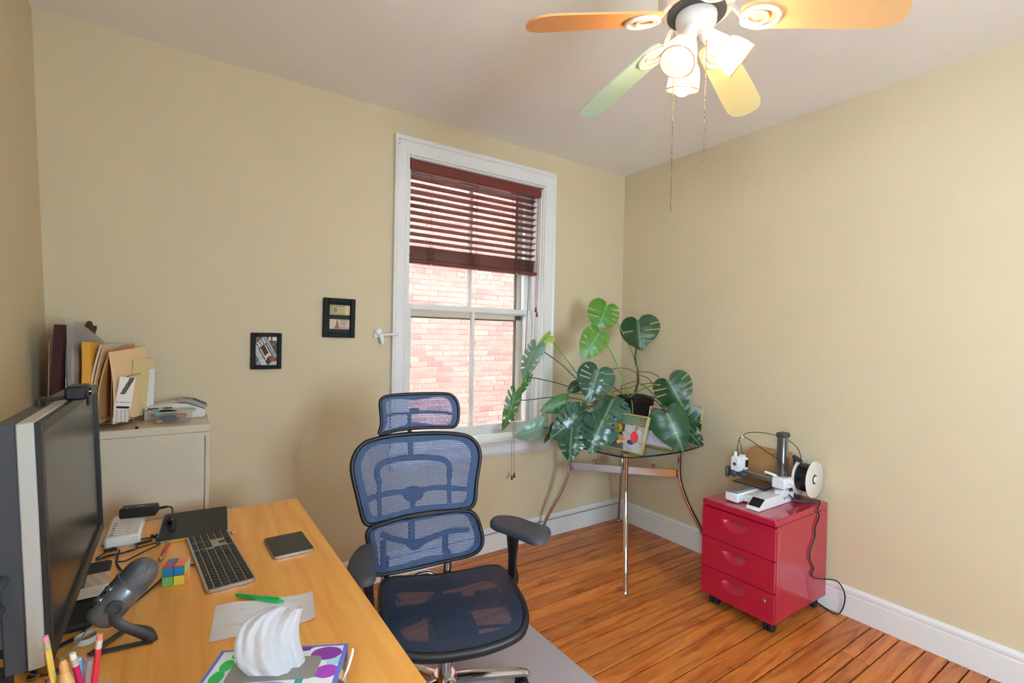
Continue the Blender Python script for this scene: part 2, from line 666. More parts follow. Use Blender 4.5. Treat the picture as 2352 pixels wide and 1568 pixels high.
for x in (-1.42, -1.08):
    t = MB().box(x - .018, .056, WZ0 + .03, x + .018, .068, WZ0 + .042, .003)
    ob('sash_lift', t, WHITE, low, True)
# storm window outside
st = MB()
sx0, sx1 = WX0 + .012, WX1 - .012
st.box(sx0, .205, WZ0 - .04, sx0 + .03, .225, WZ1)
st.box(sx1 - .055, .205, WZ0 - .04, sx1, .225, WZ1)
st.box(sx0, .205, 1.535, sx1, .225, 1.575)
st.box(sx0, .205, WZ0 - .04, sx1, .225, WZ0 + .03)
wp('storm_frame', st, CREAM)
wp('storm_gasket', MB().box(sx0 + .03, .204, 1.525, sx1 - .055, .206, 1.535).box(sx1 - .062, .2, WZ0, sx1 - .055, .224, WZ1), DARKGAP)
wp('storm_pane', MB().box(sx0 + .02, .214, WZ0 - .02, sx1 - .04, .216, WZ1 - .02), PANE)
wp('outer_sill', MB().box(WX0 - .05, .15, WZ0 - .06, WX1 + .05, .33, WZ0 - .025))
wp('screw_hole', MB().sphere((-1.868, -.023, 2.535), .003, 8, 6).sphere((-1.868, -.023, 2.515), .003, 8, 6), DARKGAP)

# ---------------------------------------------------------------- left window (behind the camera's left shoulder)
w2 = D.objects.new('window_2', None)
w2.empty_display_size = .1
w2.location = (ROOM_X0, (W2[0] + W2[1]) / 2, W2[2])
COL.objects.link(w2)
structure(w2)
f = MB()
y0, y1, z0, z1 = W2
for (a0, a1, c0, c1) in ((y0, y0 + .05, z0, z1), (y1 - .05, y1, z0, z1), (y0, y1, z0, z0 + .06), (y0, y1, z1 - .05, z1), (y0, y1, 1.6, 1.64)):
    f.box(ROOM_X0 - .12, a0, c0, ROOM_X0 - .08, a1, c1, .003)
ob('sash', f, WHITE, w2, True)
c = MB()
for (a0, a1, c0, c1) in ((y0 - .09, y0, z0 - .02, z1 + .09), (y1, y1 + .09, z0 - .02, z1 + .09), (y0, y1, z1, z1 + .09), (y0 - .1, y1 + .1, z0 - .06, z0 - .02)):
    c.box(ROOM_X0 - .03, a0, c0, ROOM_X0 + .045, a1, c1, .004)
ob('casing', c, WHITE, w2, True)
ob('pane', MB().box(ROOM_X0 - .101, y0 + .04, z0 + .05, ROOM_X0 - .099, y1 - .04, z1 - .04), PANE, w2, True)

# ---------------------------------------------------------------- added rear window, unseen behind the camera, sized to fill with daylight
fill_w = D.objects.new('window_fill', None)
fill_w.empty_display_size = .1
fill_w.location = ((FILL_W[0] + FILL_W[1]) / 2, ROOM_Y0, FILL_W[2])
COL.objects.link(fill_w)
structure(fill_w)
x0, x1, z0, z1 = FILL_W
xm = (x0 + x1) / 2
f = MB()
for (a0, a1, c0, c1) in ((x0, x0 + .05, z0, z1), (x1 - .05, x1, z0, z1), (xm - .03, xm + .03, z0, z1), (x0, x1, z0, z0 + .06), (x0, x1, z1 - .05, z1), (x0, x1, 1.56, 1.6)):
    f.box(a0, ROOM_Y0 - .10, c0, a1, ROOM_Y0 - .06, c1, .003)
ob('sash', f, WHITE, fill_w, True)
c = MB()
for (a0, a1, c0, c1) in ((x0 - .09, x0, z0 - .02, z1 + .09), (x1, x1 + .09, z0 - .02, z1 + .09), (x0, x1, z1, z1 + .09), (x0 - .1, x1 + .1, z0 - .06, z0 - .02)):
    c.box(a0, ROOM_Y0 - .01, c0, a1, ROOM_Y0 + .02, c1, .004)
ob('casing', c, WHITE, fill_w, True)
ob('pane', MB().box(x0 + .04, ROOM_Y0 - .081, z0 + .05, x1 - .04, ROOM_Y0 - .079, z1 - .04), PANE, fill_w, True)

# ---------------------------------------------------------------- brick house across the alley
def brick_mat():
    m = MAT('red_brick', '#a8604c', .9)
    n, l = nodes(m)
    b = n['Principled BSDF']
    oi = n.new('ShaderNodeObjectInfo')
    at = n.new('ShaderNodeAttribute')
    at.attribute_name = 'tone'
    add = n.new('ShaderNodeMath')
    add.operation = 'ADD'
    l.new(oi.outputs['Random'], add.inputs[0])
    l.new(at.outputs['Fac'], add.inputs[1])
    fr = n.new('ShaderNodeMath')
    fr.operation = 'FRACT'
    l.new(add.outputs[0], fr.inputs[0])
    cr = n.new('ShaderNodeValToRGB')
    cr.color_ramp.elements[0].color = (*lin('#8c5446'), 1)
    cr.color_ramp.elements[0].position = 0
    cr.color_ramp.elements[1].color = (*lin('#c0705a'), 1)
    cr.color_ramp.elements[1].position = .3
    for p, cc in ((.6, '#bb6450'), (.85, '#c9806a'), (1.0, '#96685a')):
        e = cr.color_ramp.elements.new(p)
        e.color = (*lin(cc), 1)
    l.new(fr.outputs[0], cr.inputs[0])
    t = n.new('ShaderNodeTexNoise')
    t.inputs['Scale'].default_value = 30
    t.inputs['Detail'].default_value = 6
    tc = n.new('ShaderNodeTexCoord')
    l.new(tc.outputs['Object'], t.inputs[0])
    mx = n.new('ShaderNodeMix')
    mx.data_type = 'RGBA'
    mx.blend_type = 'MULTIPLY'
    mx.inputs[0].default_value = .5
    l.new(cr.outputs[0], mx.inputs[6])
    l.new(t.outputs['Color'], mx.inputs[7])
    hs = n.new('ShaderNodeHueSaturation')
    hs.inputs['Value'].default_value = 1.5
    hs.inputs['Saturation'].default_value = .78
    l.new(mx.outputs[2], hs.inputs['Color'])
    l.new(hs.outputs[0], b.inputs['Base Color'])
    return m
BRICK = brick_mat()
MORTAR = MAT('pale_mortar', '#e6ddd4', .95, var=.1, scale=30)
BY = 2.75
outer = structure(ob('wall_outside', MB().box(-14, BY + .008, -3.2, 14, BY + .3, 11.0), MORTAR))
bl, bh, jt = .205, .056, .010
brick_mesh = MB().box(-bl / 2, 0, -bh / 2, bl / 2, .05, bh / 2, .004).mesh('brick', BRICK)
half_mesh = MB().box(-.0975 / 2, 0, -bh / 2, .0975 / 2, .05, bh / 2, .004).mesh('brick', BRICK)
rest = MB()
singles = 0
rows = int(9.5 / (bh + jt))
for r_ in range(rows):
    z = -3.1 + r_ * (bh + jt)
    header = (r_ % 7 == 3)
    step = (.0975 if header else bl) + jt
    x = -6 + (.5 * (bl + jt) if r_ % 2 else 0) + rnd(-.02, .02)
    while x < 6.9:
        w = .0975 if header else bl
        inview = -.62 < x < 1.02 and .18 < z < 2.05
        if inview and singles < 300:
            o = ob('brick', half_mesh if header else brick_mesh, None, outer)
            o.location = (x, BY - rnd(0, .004), z + rnd(-.0015, .0015))
            o.rotation_euler = (0, rnd(-.006, .006), 0)
            singles += 1
        else:
            yy = BY - rnd(0, .004)
            rest.add([(x - w / 2, yy, z - bh / 2), (x + w / 2, yy, z - bh / 2), (x + w / 2, yy, z + bh / 2), (x - w / 2, yy, z + bh / 2),
                      (x - w / 2, yy + .03, z - bh / 2), (x + w / 2, yy + .03, z - bh / 2), (x + w / 2, yy + .03, z + bh / 2), (x - w / 2, yy + .03, z + bh / 2)],
                     [(0, 1, 2, 3), (0, 1, 5, 4), (3, 2, 6, 7), (0, 3, 7, 4), (1, 2, 6, 5)])
        x += step
ro = ob('brickwork', rest, BRICK, outer)
ro['kind'] = 'stuff'
ta = ro.data.attributes.new('tone', 'FLOAT', 'FACE')
tone = []
for i in range(len(ro.data.polygons) // 5 + 1):
    tone += [random.random()] * 5
for i, p in enumerate(ro.data.polygons):
    ta.data[i].value = tone[i]
structure(ob('ground', MB().box(-14, -14, -3.4, 14, 14, -3.2), MAT('alley_concrete', '#c9c5bd', .9, var=.15, scale=3)))
structure(ob('wall_sky_block', MB().box(-3.5, ROOM_Y0 - .1, ROOM_H + .12, 13, .26, 9.5), MORTAR))      # storeys added above this room, unseen, to shade the alley
structure(ob('wall_lower', MB().box(-3.5, ROOM_Y0 - .1, -3.2, 13, .26, -.09), MORTAR))      # the storeys below this room
structure(ob('wall_alley_block', MB().box(-14, 0, -3.2, -3.62, .26, 6.5), MORTAR))          # unseen wall added to block alley light from the left
structure(ob('wall_gable', MB().box(.16, ROOM_Y0 - .1, -.09, 13, .26, ROOM_H + .12), MORTAR))   # the adjoining house on the right

# ================================================================ COMMON MATERIALS
BLACK = MAT('black_plastic', '#17181a', .45)
BLACKM = MAT('matt_black_plastic', '#1b1c1f', .65, bump=.05, bscale=400)
DGREY = MAT('dark_grey_plastic', '#3a3d42', .5)
CHROME = MAT('polished_chrome', '#d8d8d8', .08, 1)
STEEL = MAT('brushed_steel', '#a9a9a6', .3, 1)
WPLAST = MAT('white_plastic', '#e2e2e0', .4)
RUBBER = MAT('black_rubber', '#0f0f10', .7)
CABLE = MAT('black_cable', '#101013', .5)
PAPER = MAT('white_paper', '#e6e6ea', .8)

# ================================================================ WINDOW BLIND
BLINDW = MAT('mahogany_blind_wood', '#6b2f24', .38, var=.2, scale=12, stretch=(1, 20, 20))
CORD = MAT('brown_cord', '#4a2018', .8)
bx0, bx1 = -1.795, -.836
blind = thing('window_blind', 'mahogany wooden slat blind half raised in the window', 'blind', (-1.31, .03, WZ1))
ob('headrail', MB().box(bx0 + .004, -.002, 2.385, bx1, .055, WZ1 - .012, .004), BLINDW, blind, True)
ob('valance', MB().box(bx0, -.012, 2.383, bx1 + .006, -.002, WZ1 - .006, .004), BLINDW, blind, True)
slat = MB()
n_ = 8
prof = []
for i in range(n_ + 1):
    t = i / n_ - .5
    prof.append((t * .05, .0026 * (1 - 4 * t * t)))
vs = []
for x in (-(bx1 - bx0) / 2 + .006, (bx1 - bx0) / 2 - .022):
    vs += [(x, a, b + .0012) for a, b in prof] + [(x, a, b - .0012) for a, b in prof[::-1]]
k = 2 * (n_ + 1)
slat.add(vs, [(i, (i + 1) % k, k + (i + 1) % k, k + i) for i in range(k)] + [list(range(k)), list(range(k, 2 * k))])
slat_me = slat.mesh('slat', BLINDW)
for i in range(10):
    o = ob('slat', slat_me, None, blind)
    o.location = V((-1.31 + (bx0 + bx1) / 2 + 1.31, .028, 2.352 - i * .0418)) - V(blind.location)
    o.rotation_euler = (R(-11), 0, 0)
for i in range(11):                                           # slats gathered on the bottom rail
    o = ob('slat', slat_me, None, blind)
    o.location = V(((bx0 + bx1) / 2 + rnd(-.003, .003), .024 + rnd(-.002, .002), 1.872 + i * .0068)) - V(blind.location)
    o.rotation_euler = (R(rnd(-3, 0)), 0, 0)
ob('bottom_rail', MB().box(bx0 + .004, -.004, 1.842, bx1 - .012, .052, 1.866, .006), BLINDW, blind, True)
for fx in (.16, .5, .84):
    x = bx0 + (bx1 - bx0 - .03) * fx
    lc = MB()
    for y in (.001, .055):
        lc.tube([(x - .012, y, 2.39), (x - .012, y, 1.86)], .0009, 5)
    lc.tube([(x + .012, .028, 2.39), (x + .012, .028, 1.85)], .0011, 5)
    for i in range(10):
        lc.tube([(x - .012, .001, 2.345 - i * .0418), (x - .012, .055, 2.33 - i * .0418)], .0007, 4)
    ob('ladder_cord', lc, CORD, blind, True)
    lp = MB()                                                   # slack ladder loops bunched on the stack
    for q in range(5):
        z = 1.95 - q * .019
        pts = [(x - .012 + .02 * math.sin(a), -.004 - .010 * math.sin(a) ** 2, z - .022 + .022 * math.cos(a) + q * .001) for a in [2 * math.pi * j / 14 for j in range(15)]]
        lp.tube(pts, .0011, 5)
    ob('cord_loop', lp, CORD, blind, True)
    ob('cord_plug', MB().sphere((x, .005, 1.84), .006, 10, 6), WPLAST, blind, True)
def tassel(x, y, z):
    t = MB().lathe([(.0, .0), (.006, .001), (.0085, .006), (.0085, .014), (.0045, .018), (.0045, .022), (.007, .026), (.006, .031), (0, .033)], 12, T=TM((x, y, z)))
    return t
tilt = MB().tube([(-.872, -.016, 2.39), (-.868, -.018, 1.62)], .001, 5).tube([(-.862, -.016, 2.39), (-.858, -.018, 1.585)], .001, 5)
ob('tilt_cord', tilt, CORD, blind, True)
ob('tassel', tassel(-.868, -.018, 1.588), BLINDW, blind, True)
ob('tassel', tassel(-.858, -.018, 1.555), BLINDW, blind, True)
pl = at_plane(1172, 1095, (0, -.045, 0), V((0, 1, 0)))
lift = MB().tube(catmull([(-.905, -.014, 2.39), (-.93, -.02, 1.9), (-.985, -.05, 1.2), (pl.x - .005, -.072, .8), (pl.x - .006, -.072, pl.z + .02)], 6), .0011, 5)
lift.tube(catmull([(-.9, -.014, 2.39), (-.925, -.02, 1.9), (-.98, -.05, 1.2), (pl.x + .012, -.072, .8), (pl.x + .013, -.072, pl.z + .03)], 6), .0011, 5)
ob('lift_cord', lift, CORD, blind, True)
ob('tassel', tassel(pl.x - .006, -.072, pl.z - .012), BLINDW, blind, True)
ob('tassel', tassel(pl.x + .013, -.072, pl.z), BLINDW, blind, True)

# ================================================================ WALL THINGS
PIC = PRINT('printed_card', .8)
FRAMEB = MAT('black_frame_wood', '#131312', .6, spec=.25)
PGLASS = GLASS('picture_glass', (1, 1, 1), .03)
def wall_frame(x0, x1, z0, z1, bw, label, skew=0):
    cx, cz = (x0 + x1) / 2, (z0 + z1) / 2
    t = thing('picture_frame', label, 'picture frame', (cx, -.001, cz), group='black frames on the back wall')
    t.rotation_euler = (0, R(skew), 0)
    w, h = (x1 - x0) / 2, (z1 - z0) / 2
    f = MB()
    for (a0, a1, c0, c1) in ((-w, -w + bw, -h, h), (w - bw, w, -h, h), (-w + bw, w - bw, h - bw, h), (-w + bw, w - bw, -h, -h + bw)):
        f.box(a0, -.02, c0, a1, 0, c1, .003)
    ob('frame', f, FRAMEB, t)
    ob('backing', MB().box(-w + bw - .002, -.006, -h + bw - .002, w - bw + .002, -.002, h - bw + .002), MAT('charcoal_mat', '#2b2b2a', .8), t)
    ob('glass', MB().box(-w + bw, -.0115, -h + bw, w - bw, -.0105, h - bw), PGLASS, t)
    return t, w, h
FRT = Matrix.Rotation(R(90), 4, 'X')                           # sheet XY -> facing -Y
fr1, w, h = wall_frame(-2.6105, -2.4725, 1.2295, 1.4115, .02, 'small black frame holding a log flume ride postcard, lower left of the two')
def flume(u, v):
    x, y = u, v
    # diagonal log boat running from upper left to lower right
    t = (x * .55 + (1 - y) * .8)
    d = (x - .06) * .82 - (1 - y) * .62
    if y > .86 and x > .6:
        return '#c03040' if .7 < x < .78 else '#d8d4cc'
    if (x - .82) ** 2 / .04 + (y - .2) ** 2 / .006 < 1:
        return '#a5552c' if (x * 9) % 1 < .6 else '#8a4524'
    if abs(d) < .2 and .2 < t < 1.12:
        if abs(abs(d) - .13) < .025 and .45 < t < .95:
            return '#d9c3ad'
        if t < .42:
            return '#cfc8c0' if (int(x * 18) + int(y * 16)) % 3 else '#4a3a34'
        if .78 < t < .9 and abs(d) < .12:
            return '#cbbcb6'
        return '#46342c' if (int(x * 20) + int(y * 17)) % 4 else '#5c3f33'
    if d < -.2 and d > -.42:
        return '#aeb2b2' if (int(y * 30)) % 5 else '#c5c8c8'
    if .2 < d < .27:
        return '#93a09f'
    if .3 < d < .34:
        return '#c3c9c8'
    if y < .22:
        return '#b4b8b8' if x > .35 else '#6b6a5a'
    if d > .27:
        return ['#4c4f44', '#5c5a4e', '#3c4a4c', '#6b675c'][(int(x * 13) * 7 + int(y * 19) * 5) % 4]
    return ['#5e5c4e', '#77735f'][(int(x * 12) + int(y * 15)) % 2]
printed('postcard', .098, .142, 80, 116, flume, PIC, fr1, Matrix.Translation(V((0, -.0075, 0))) @ FRT)
lt = MB()
for body, sz, px_, pz_ in (('LOG', .0135, -.022, -.051), ('FLUME', .0135, -.022, -.0625)):
    vs, fs = text_verts(body, sz)
    lt.add(vs, fs, T=Matrix.Translation(V((px_, -.0085, pz_))) @ FRT)
ob('lettering', lt, PAPER, fr1)
fr2, w, h = wall_frame(-2.272, -2.104, 1.393, 1.6045, .026, 'larger black frame holding two old banknotes beside the window', .6)
def note(base, ink, kind):
    def fn(u, v):
        e = min(u, 1 - u, (v) * .5, (1 - v) * .5)
        if e < .025:
            return base
        q = (int(u * 46) * 13 + int(v * 24) * 7) % 5
        if kind == 0:
            if (u - .26) ** 2 / .012 + (v - .5) ** 2 / .07 < 1:
                return '#8a8468' if q else '#9d9678'
            if u < .78 and (v > .78 or v < .2 or u < .12):
                return ink if q else base
            if .42 < u < .76 and abs(v - .48) < .22 and q > 2:
                return '#a39a66'
            return base if u > .78 else '#c6b88e'
        if u < .2:
            return '#ccc7a0' if v > .3 else '#d4c0a4'
        if abs(u - .38) < .1 * (1.15 - v) and v < .92:
            return '#9a7460' if q else '#84604f'
        if .55 < u < .85 and abs(v - .6) < .22:
            return '#aaa4a0'
        if v < .25 or (u > .5 and v > .85):
            return ink if q > 1 else base
        return base
    return fn
for z, fn in ((.043, note('#d6c39c', '#9a8a5e', 0)), (-.0335, note('#d9bfa8', '#a8806a', 1))):
    printed('banknote', .105, .052, 48, 24, fn, PIC, fr2, Matrix.Translation(V((.004, -.0075, z))) @ FRT)
hk = thing('wall_hook', 'small white curtain bracket screwed to wall left of the window', 'hook', (-1.95, 0, 1.414))
ob('wall_plate', MB().box(-.045, -.012, -.022, .0, 0, .034, .006).sphere((-.02, -.014, .016), .022, 12, 8, sc=(1, .7, 1)), WPLAST, hk)
ob('arm', MB().tube(catmull([(-.01, -.02, -.004), (.02, -.032, 0), (.055, -.045, .002), (.068, -.045, .004)], 4), .008, 10).sphere((.07, -.045, .004), .012, 10, 8), WPLAST, hk)
ob('peg', MB().tube([(-.012, -.022, 0), (-.004, -.03, -.03), (-.004, -.032, -.055)], [.015, .012, .008], 10), WPLAST, hk)

# ================================================================ DESK
def desk_mat():
    m = D.materials.new('honey_maple_veneer')
    m.use_nodes = True
    n, l = nodes(m)
    b = n['Principled BSDF']
    tc = n.new('ShaderNodeTexCoord')
    mp = n.new('ShaderNodeMapping')
    mp.inputs['Scale'].default_value = (14, .9, 5)
    l.new(tc.outputs['Object'], mp.inputs[0])
    g = n.new('ShaderNodeTexNoise')
    g.inputs['Scale'].default_value = 2.5
    g.inputs['Detail'].default_value = 7
    g.inputs['Distortion'].default_value = .5
    l.new(mp.outputs[0], g.inputs[0])
    br = n.new('ShaderNodeTexBrick')
    br.inputs['Scale'].default_value = 1
    br.inputs['Mortar Size'].default_value = .0006
    br.inputs['Brick Width'].default_value = .74
    br.inputs['Row Height'].default_value = .092
    br.inputs['Color1'].default_value = (.42, .42, .42, 1)
    br.inputs['Color2'].default_value = (.58, .58, .58, 1)
    br.inputs['Mortar'].default_value = (.3, .3, .3, 1)
    mp2 = n.new('ShaderNodeMapping')
    mp2.inputs['Rotation'].default_value = (0, 0, R(90))
    l.new(tc.outputs['Object'], mp2.inputs[0])
    l.new(mp2.outputs[0], br.inputs[0])
    mix = n.new('ShaderNodeMix')
    mix.data_type = 'FLOAT'
    mix.inputs[0].default_value = .38
    l.new(g.outputs['Fac'], mix.inputs[2])
    l.new(br.outputs['Color'], mix.inputs[3])
    cr = n.new('ShaderNodeValToRGB')
    cr.color_ramp.elements[0].position = .3
    cr.color_ramp.elements[0].color = (*lin('#e4973c'), 1)
    cr.color_ramp.elements[1].position = .72
    cr.color_ramp.elements[1].color = (*lin('#f6b75e'), 1)
    l.new(mix.outputs[0], cr.inputs[0])
    l.new(cr.outputs[0], b.inputs['Base Color'])
    b.inputs['Roughness'].default_value = .24
    b.inputs['Specular IOR Level'].default_value = .5
    return m
DESKW = desk_mat()
DZ = .74
desk = thing('desk', 'honey-coloured wooden desk along the left wall', 'desk', (-2.9, -1.4, 0))
ob('desktop', MB().box(-3.328, -2.26, DZ - .032, -2.497, -.594, DZ, .003), DESKW, desk, True)
ob('apron', MB().box(-3.24, -2.2, DZ - .1, -3.2, -.66, DZ - .033), DESKW, desk, True)
for (x, y) in ((-3.22, -2.2), (-3.22, -.64), (-2.58, -2.2), (-2.58, -.66)):
    ob('leg', MB().box(x - .025, y - .025, 0, x + .025, y + .025, DZ - .032, .003), DESKW, desk, True)

# ================================================================ FILING CABINET
CABM = MAT('beige_enamelled_steel', '#cbbfa8', .3, var=.02, scale=5)
cab = thing('filing_cabinet', 'beige metal cabinet behind the desk with office things on top', 'cabinet', (-3.03, -.2, 0))
ob('body', MB().box(-3.27, -.362, .03, -2.796, -.022, 1.0, .003), CABM, cab, True)
ob('top', MB().box(-3.272, -.372, 1.0, -2.794, -.02, 1.032, .004), CABM, cab, True)
ob('front_rail', MB().box(-3.27, -.37, .985, -2.796, -.362, 1.0), CABM, cab, True)
ob('door', MB().box(-3.268, -.371, .06, -2.815, -.364, .994, .003), CABM, cab, True)
ob('door_post', MB().box(-2.811, -.371, .03, -2.796, -.363, .994, .002), CABM, cab, True)
ob('plinth', MB().box(-3.26, -.35, 0, -2.805, -.03, .03), BLACK, cab, True)

# ================================================================ DRAWER UNIT
RED = MAT('crimson_enamel', '#a80f30', .22, coat=.5)
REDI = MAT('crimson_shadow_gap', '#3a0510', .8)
ux0, ux1, uy0, uy1, uz0, uz1 = -.552, -.024, -1.53, -1.135, .066, .567
unit = thing('drawer_unit', 'crimson metal three-drawer unit on casters by the right wall', 'drawer unit', (-.29, -1.33, 0))
ob('carcass', MB().box(ux0 + .04, uy0, uz0, ux1, uy1, uz1 - .034, .003).box(ux0 + .017, uy0, uz0, ux0 + .04, uy0 + .003, uz1 - .034).box(ux0 + .017, uy1 - .003, uz0, ux0 + .04, uy1, uz1 - .034), RED, unit, True)
ob('top', MB().box(ux0, uy0, uz1 - .034, ux1, uy1, uz1, .004), RED, unit, True)
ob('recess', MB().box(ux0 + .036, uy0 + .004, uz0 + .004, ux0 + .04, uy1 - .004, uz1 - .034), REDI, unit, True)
dz = [(uz0, .212), (.2155, .368), (.3715, uz1 - .037)]
def drawer_front(z0, z1):
    """front panel with a pressed crescent pull: a dished grid"""
    mb = MB()
    ny, nz = 70, 40
    y0, y1 = uy0 + .002, uy1 - .002
    cy_, cz_ = (y0 + y1) / 2 + .012, z1 - .038
    vs, fs = [], []
    for j in range(nz + 1):
        for i in range(ny + 1):
            y, z = y0 + (y1 - y0) * i / ny, z0 + (z1 - z0) * j / nz
            # crescent: below an upper straight rim, inside a circle arc
            dy, dzz = (y - cy_) / .070, (z - cz_)
            dep = 0
            if abs(dy) < 1:
                low = -.052 * math.sqrt(1 - dy * dy)
                if low < dzz < .004:
                    dep = .028 * math.sqrt(1 - dy * dy) * min(1, (dzz - low) / .05) * min(1, (.004 - dzz) / .006)
            vs.append((ux0 + dep, y, z))
    for j in range(nz):
        for i in range(ny):
            a = j * (ny + 1) + i
            fs.append((a, a + 1, a + ny + 2, a + ny + 1))
    mb.add(vs, fs)
    mb.box(ux0 + .0005, y0, z0, ux0 + .016, y0 + .002, z1).box(ux0 + .0005, y1 - .002, z0, ux0 + .016, y1, z1)
    mb.box(ux0 + .0005, y0, z0, ux0 + .016, y1, z0 + .002).box(ux0 + .0005, y0, z1 - .002, ux0 + .016, y1, z1)
    return mb
BRASS = MAT('worn_brass', '#b89a62', .3, 1)
for i, (z0, z1) in enumerate(dz):
    d = ob('drawer', drawer_front(z0, z1), RED, unit, True, angle=50)
    if i == 0:
        T = Matrix.Translation(V((ux0, uy0 + .048, .165))) @ Matrix.Rotation(R(-90), 4, 'Y')
        ob('lock', MB().lathe([(0, .004), (.006, .004), (.008, .003), (.0095, 0), (.0095, -.004)], 18, T=T), BRASS, d, True, 'brass lock')
for (x, y) in ((ux0 + .05, uy0 + .05), (ux0 + .05, uy1 - .05), (ux1 - .06, uy0 + .05), (ux1 - .06, uy1 - .05)):
    cst = ob('caster', MB().cyl((x, y, .045), (x, y, .066), .01).box(x - .012, y - .018, .03, x + .02, y + .018, .056, .006), BLACK, unit, True)
    for s in (-1, 1):
        T = Matrix.Translation(V((x + .012, y + s * .013, .026))) @ Matrix.Rotation(R(90), 4, 'X')
        ob('wheel', MB().lathe([(.005, -.011), (.022, -.01), (.026, -.005), (.026, .005), (.022, .01), (.005, .011)], 18, T=T), RUBBER, cst, True)

# ================================================================ GLASS TABLE
TG = GLASS('table_glass', (.86, .93, .89), 1.0)
TGE = MAT('table_glass_edge', '#0e1f1a', .1, spec=.8)
tcx, tcy = -.443, -.459
gt = thing('glass_table', 'square glass-topped table with bowed edges and splayed chrome legs in the corner', 'table', (tcx, tcy, 0))
poly = []
hd, hs = .362, .418
cs = [(-hd, -hd), (hd, -hd), (hd, hd), (-hd, hd)]
mids = [(0, -hs), (hs, 0), (0, hs), (-hs, 0)]
for q in range(4):
    a, mq, b_ = V((*cs[q], 0)), V((*mids[q], 0)), V((*cs[(q + 1) % 4], 0))
    for i in range(16):
        t = .03 + .94 * i / 15
        ctrl = mq * 2 - (a + b_) * .5
        p = a * (1 - t) ** 2 + ctrl * 2 * t * (1 - t) + b_ * t * t
        poly.append((p.x, p.y))
ob('table_top', MB().prism(poly, .74, .75, 0, side_mi=1), [TG, TGE], gt, angle=25)
for sx, sy in ((-1, -1), (1, -1), (1, 1), (-1, 1)):
    pr = [(.25, .739), (.25, .60), (.253, .52), (.27, .43), (.30, .33), (.34, .22), (.37, .12), (.384, .05), (.388, .008)]
    pts = catmull([(sx * r_, sy * r_ * 1.02, z) for r_, z in pr], 5)
    lg = ob('leg', MB().tube(pts, .0125, 14), CHROME, gt)
    ob('foot', MB().lathe([(.016, 0), (.017, .004), (.013, .012)], 16, T=TM((sx * .388, sy * .388 * 1.02, 0))), STEEL, lg)
    ob('glass_pad', MB().lathe([(.014, .732), (.014, .7399)], 16, T=TM((sx * .25, sy * .255, 0))), CHROME, lg)
for k_, sgn in enumerate((1, -1)):
    a = V((-.25, .255 * sgn, .545))
    b_ = V((.25, -.255 * sgn, .545))
    ax = (b_ - a)
    L_ = ax.length
    T = Matrix.Translation((a + b_) / 2) @ Matrix.Rotation(math.atan2(ax.y, ax.x), 4, 'Z')
    ob('crossbar', MB().box(-L_ / 2, -.006, -.026 + k_ * .001, L_ / 2, .006, .026, .003, T=T), CHROME, gt)
    for q in (-.27, .27):
        ob('standoff', MB().lathe([(.012, .03), (.012, .05), (.008, .05), (.008, .026)], 14, T=T @ TM((L_ * q, 0, 0))), CHROME, gt)

# ================================================================ OFFICE CHAIR
def mesh_fabric(name, col, cw=.0066, ch=.0098, hole=.3):
    """open woven netting: staggered lens-shaped holes cut through a coloured weave"""
    m = D.materials.new(name)
    m.use_nodes = True
    n, l = nodes(m)
    b = n['Principled BSDF']
    b.inputs['Base Color'].default_value = (*lin(col), 1)
    b.inputs['Roughness'].default_value = .55
    tc = n.new('ShaderNodeTexCoord')
    sp = n.new('ShaderNodeSeparateXYZ')
    l.new(tc.outputs['UV'], sp.inputs[0])
    def mth(op, a, b_=None):
        q = n.new('ShaderNodeMath')
        q.operation = op
        for i, s in enumerate((a, b_)):
            if s is None:
                continue
            if isinstance(s, (int, float)):
                q.inputs[i].default_value = s
            else:
                l.new(s, q.inputs[i])
        return q.outputs[0]
    v = mth('DIVIDE', sp.outputs[1], ch / 2)
    row = mth('FLOOR', v)
    u = mth('ADD', mth('DIVIDE', sp.outputs[0], cw), mth('MULTIPLY', row, .5))
    fu = mth('SUBTRACT', mth('FRACT', u), .5)
    fv = mth('SUBTRACT', mth('FRACT', v), .5)
    e = mth('ADD', mth('POWER', mth('ABSOLUTE', mth('DIVIDE', fu, hole)), 2), mth('POWER', mth('ABSOLUTE', mth('DIVIDE', fv, .43)), 2))
    h = mth('LESS_THAN', e, 1)
    t = n.new('ShaderNodeBsdfTransparent')
    mx = n.new('ShaderNodeMixShader')
    l.new(h, mx.inputs[0])
    l.new(b.outputs[0], mx.inputs[1])
    l.new(t.outputs[0], mx.inputs[2])
    l.new(mx.outputs[0], n['Material Output'].inputs[0])
    return m
NETB = mesh_fabric('blue_mesh_back', '#2f5080', .0062, .0155, .27)
NETS = mesh_fabric('blue_mesh_seat', '#22324a', .0058, .014, .18)
CHB = MAT('chair_black_nylon', '#15161a', .42)
CHP = MAT('chair_arm_pad', '#41434a', .6, bump=.1, bscale=500)
ALU = MAT('polished_aluminium', '#c9c9cb', .12, 1)

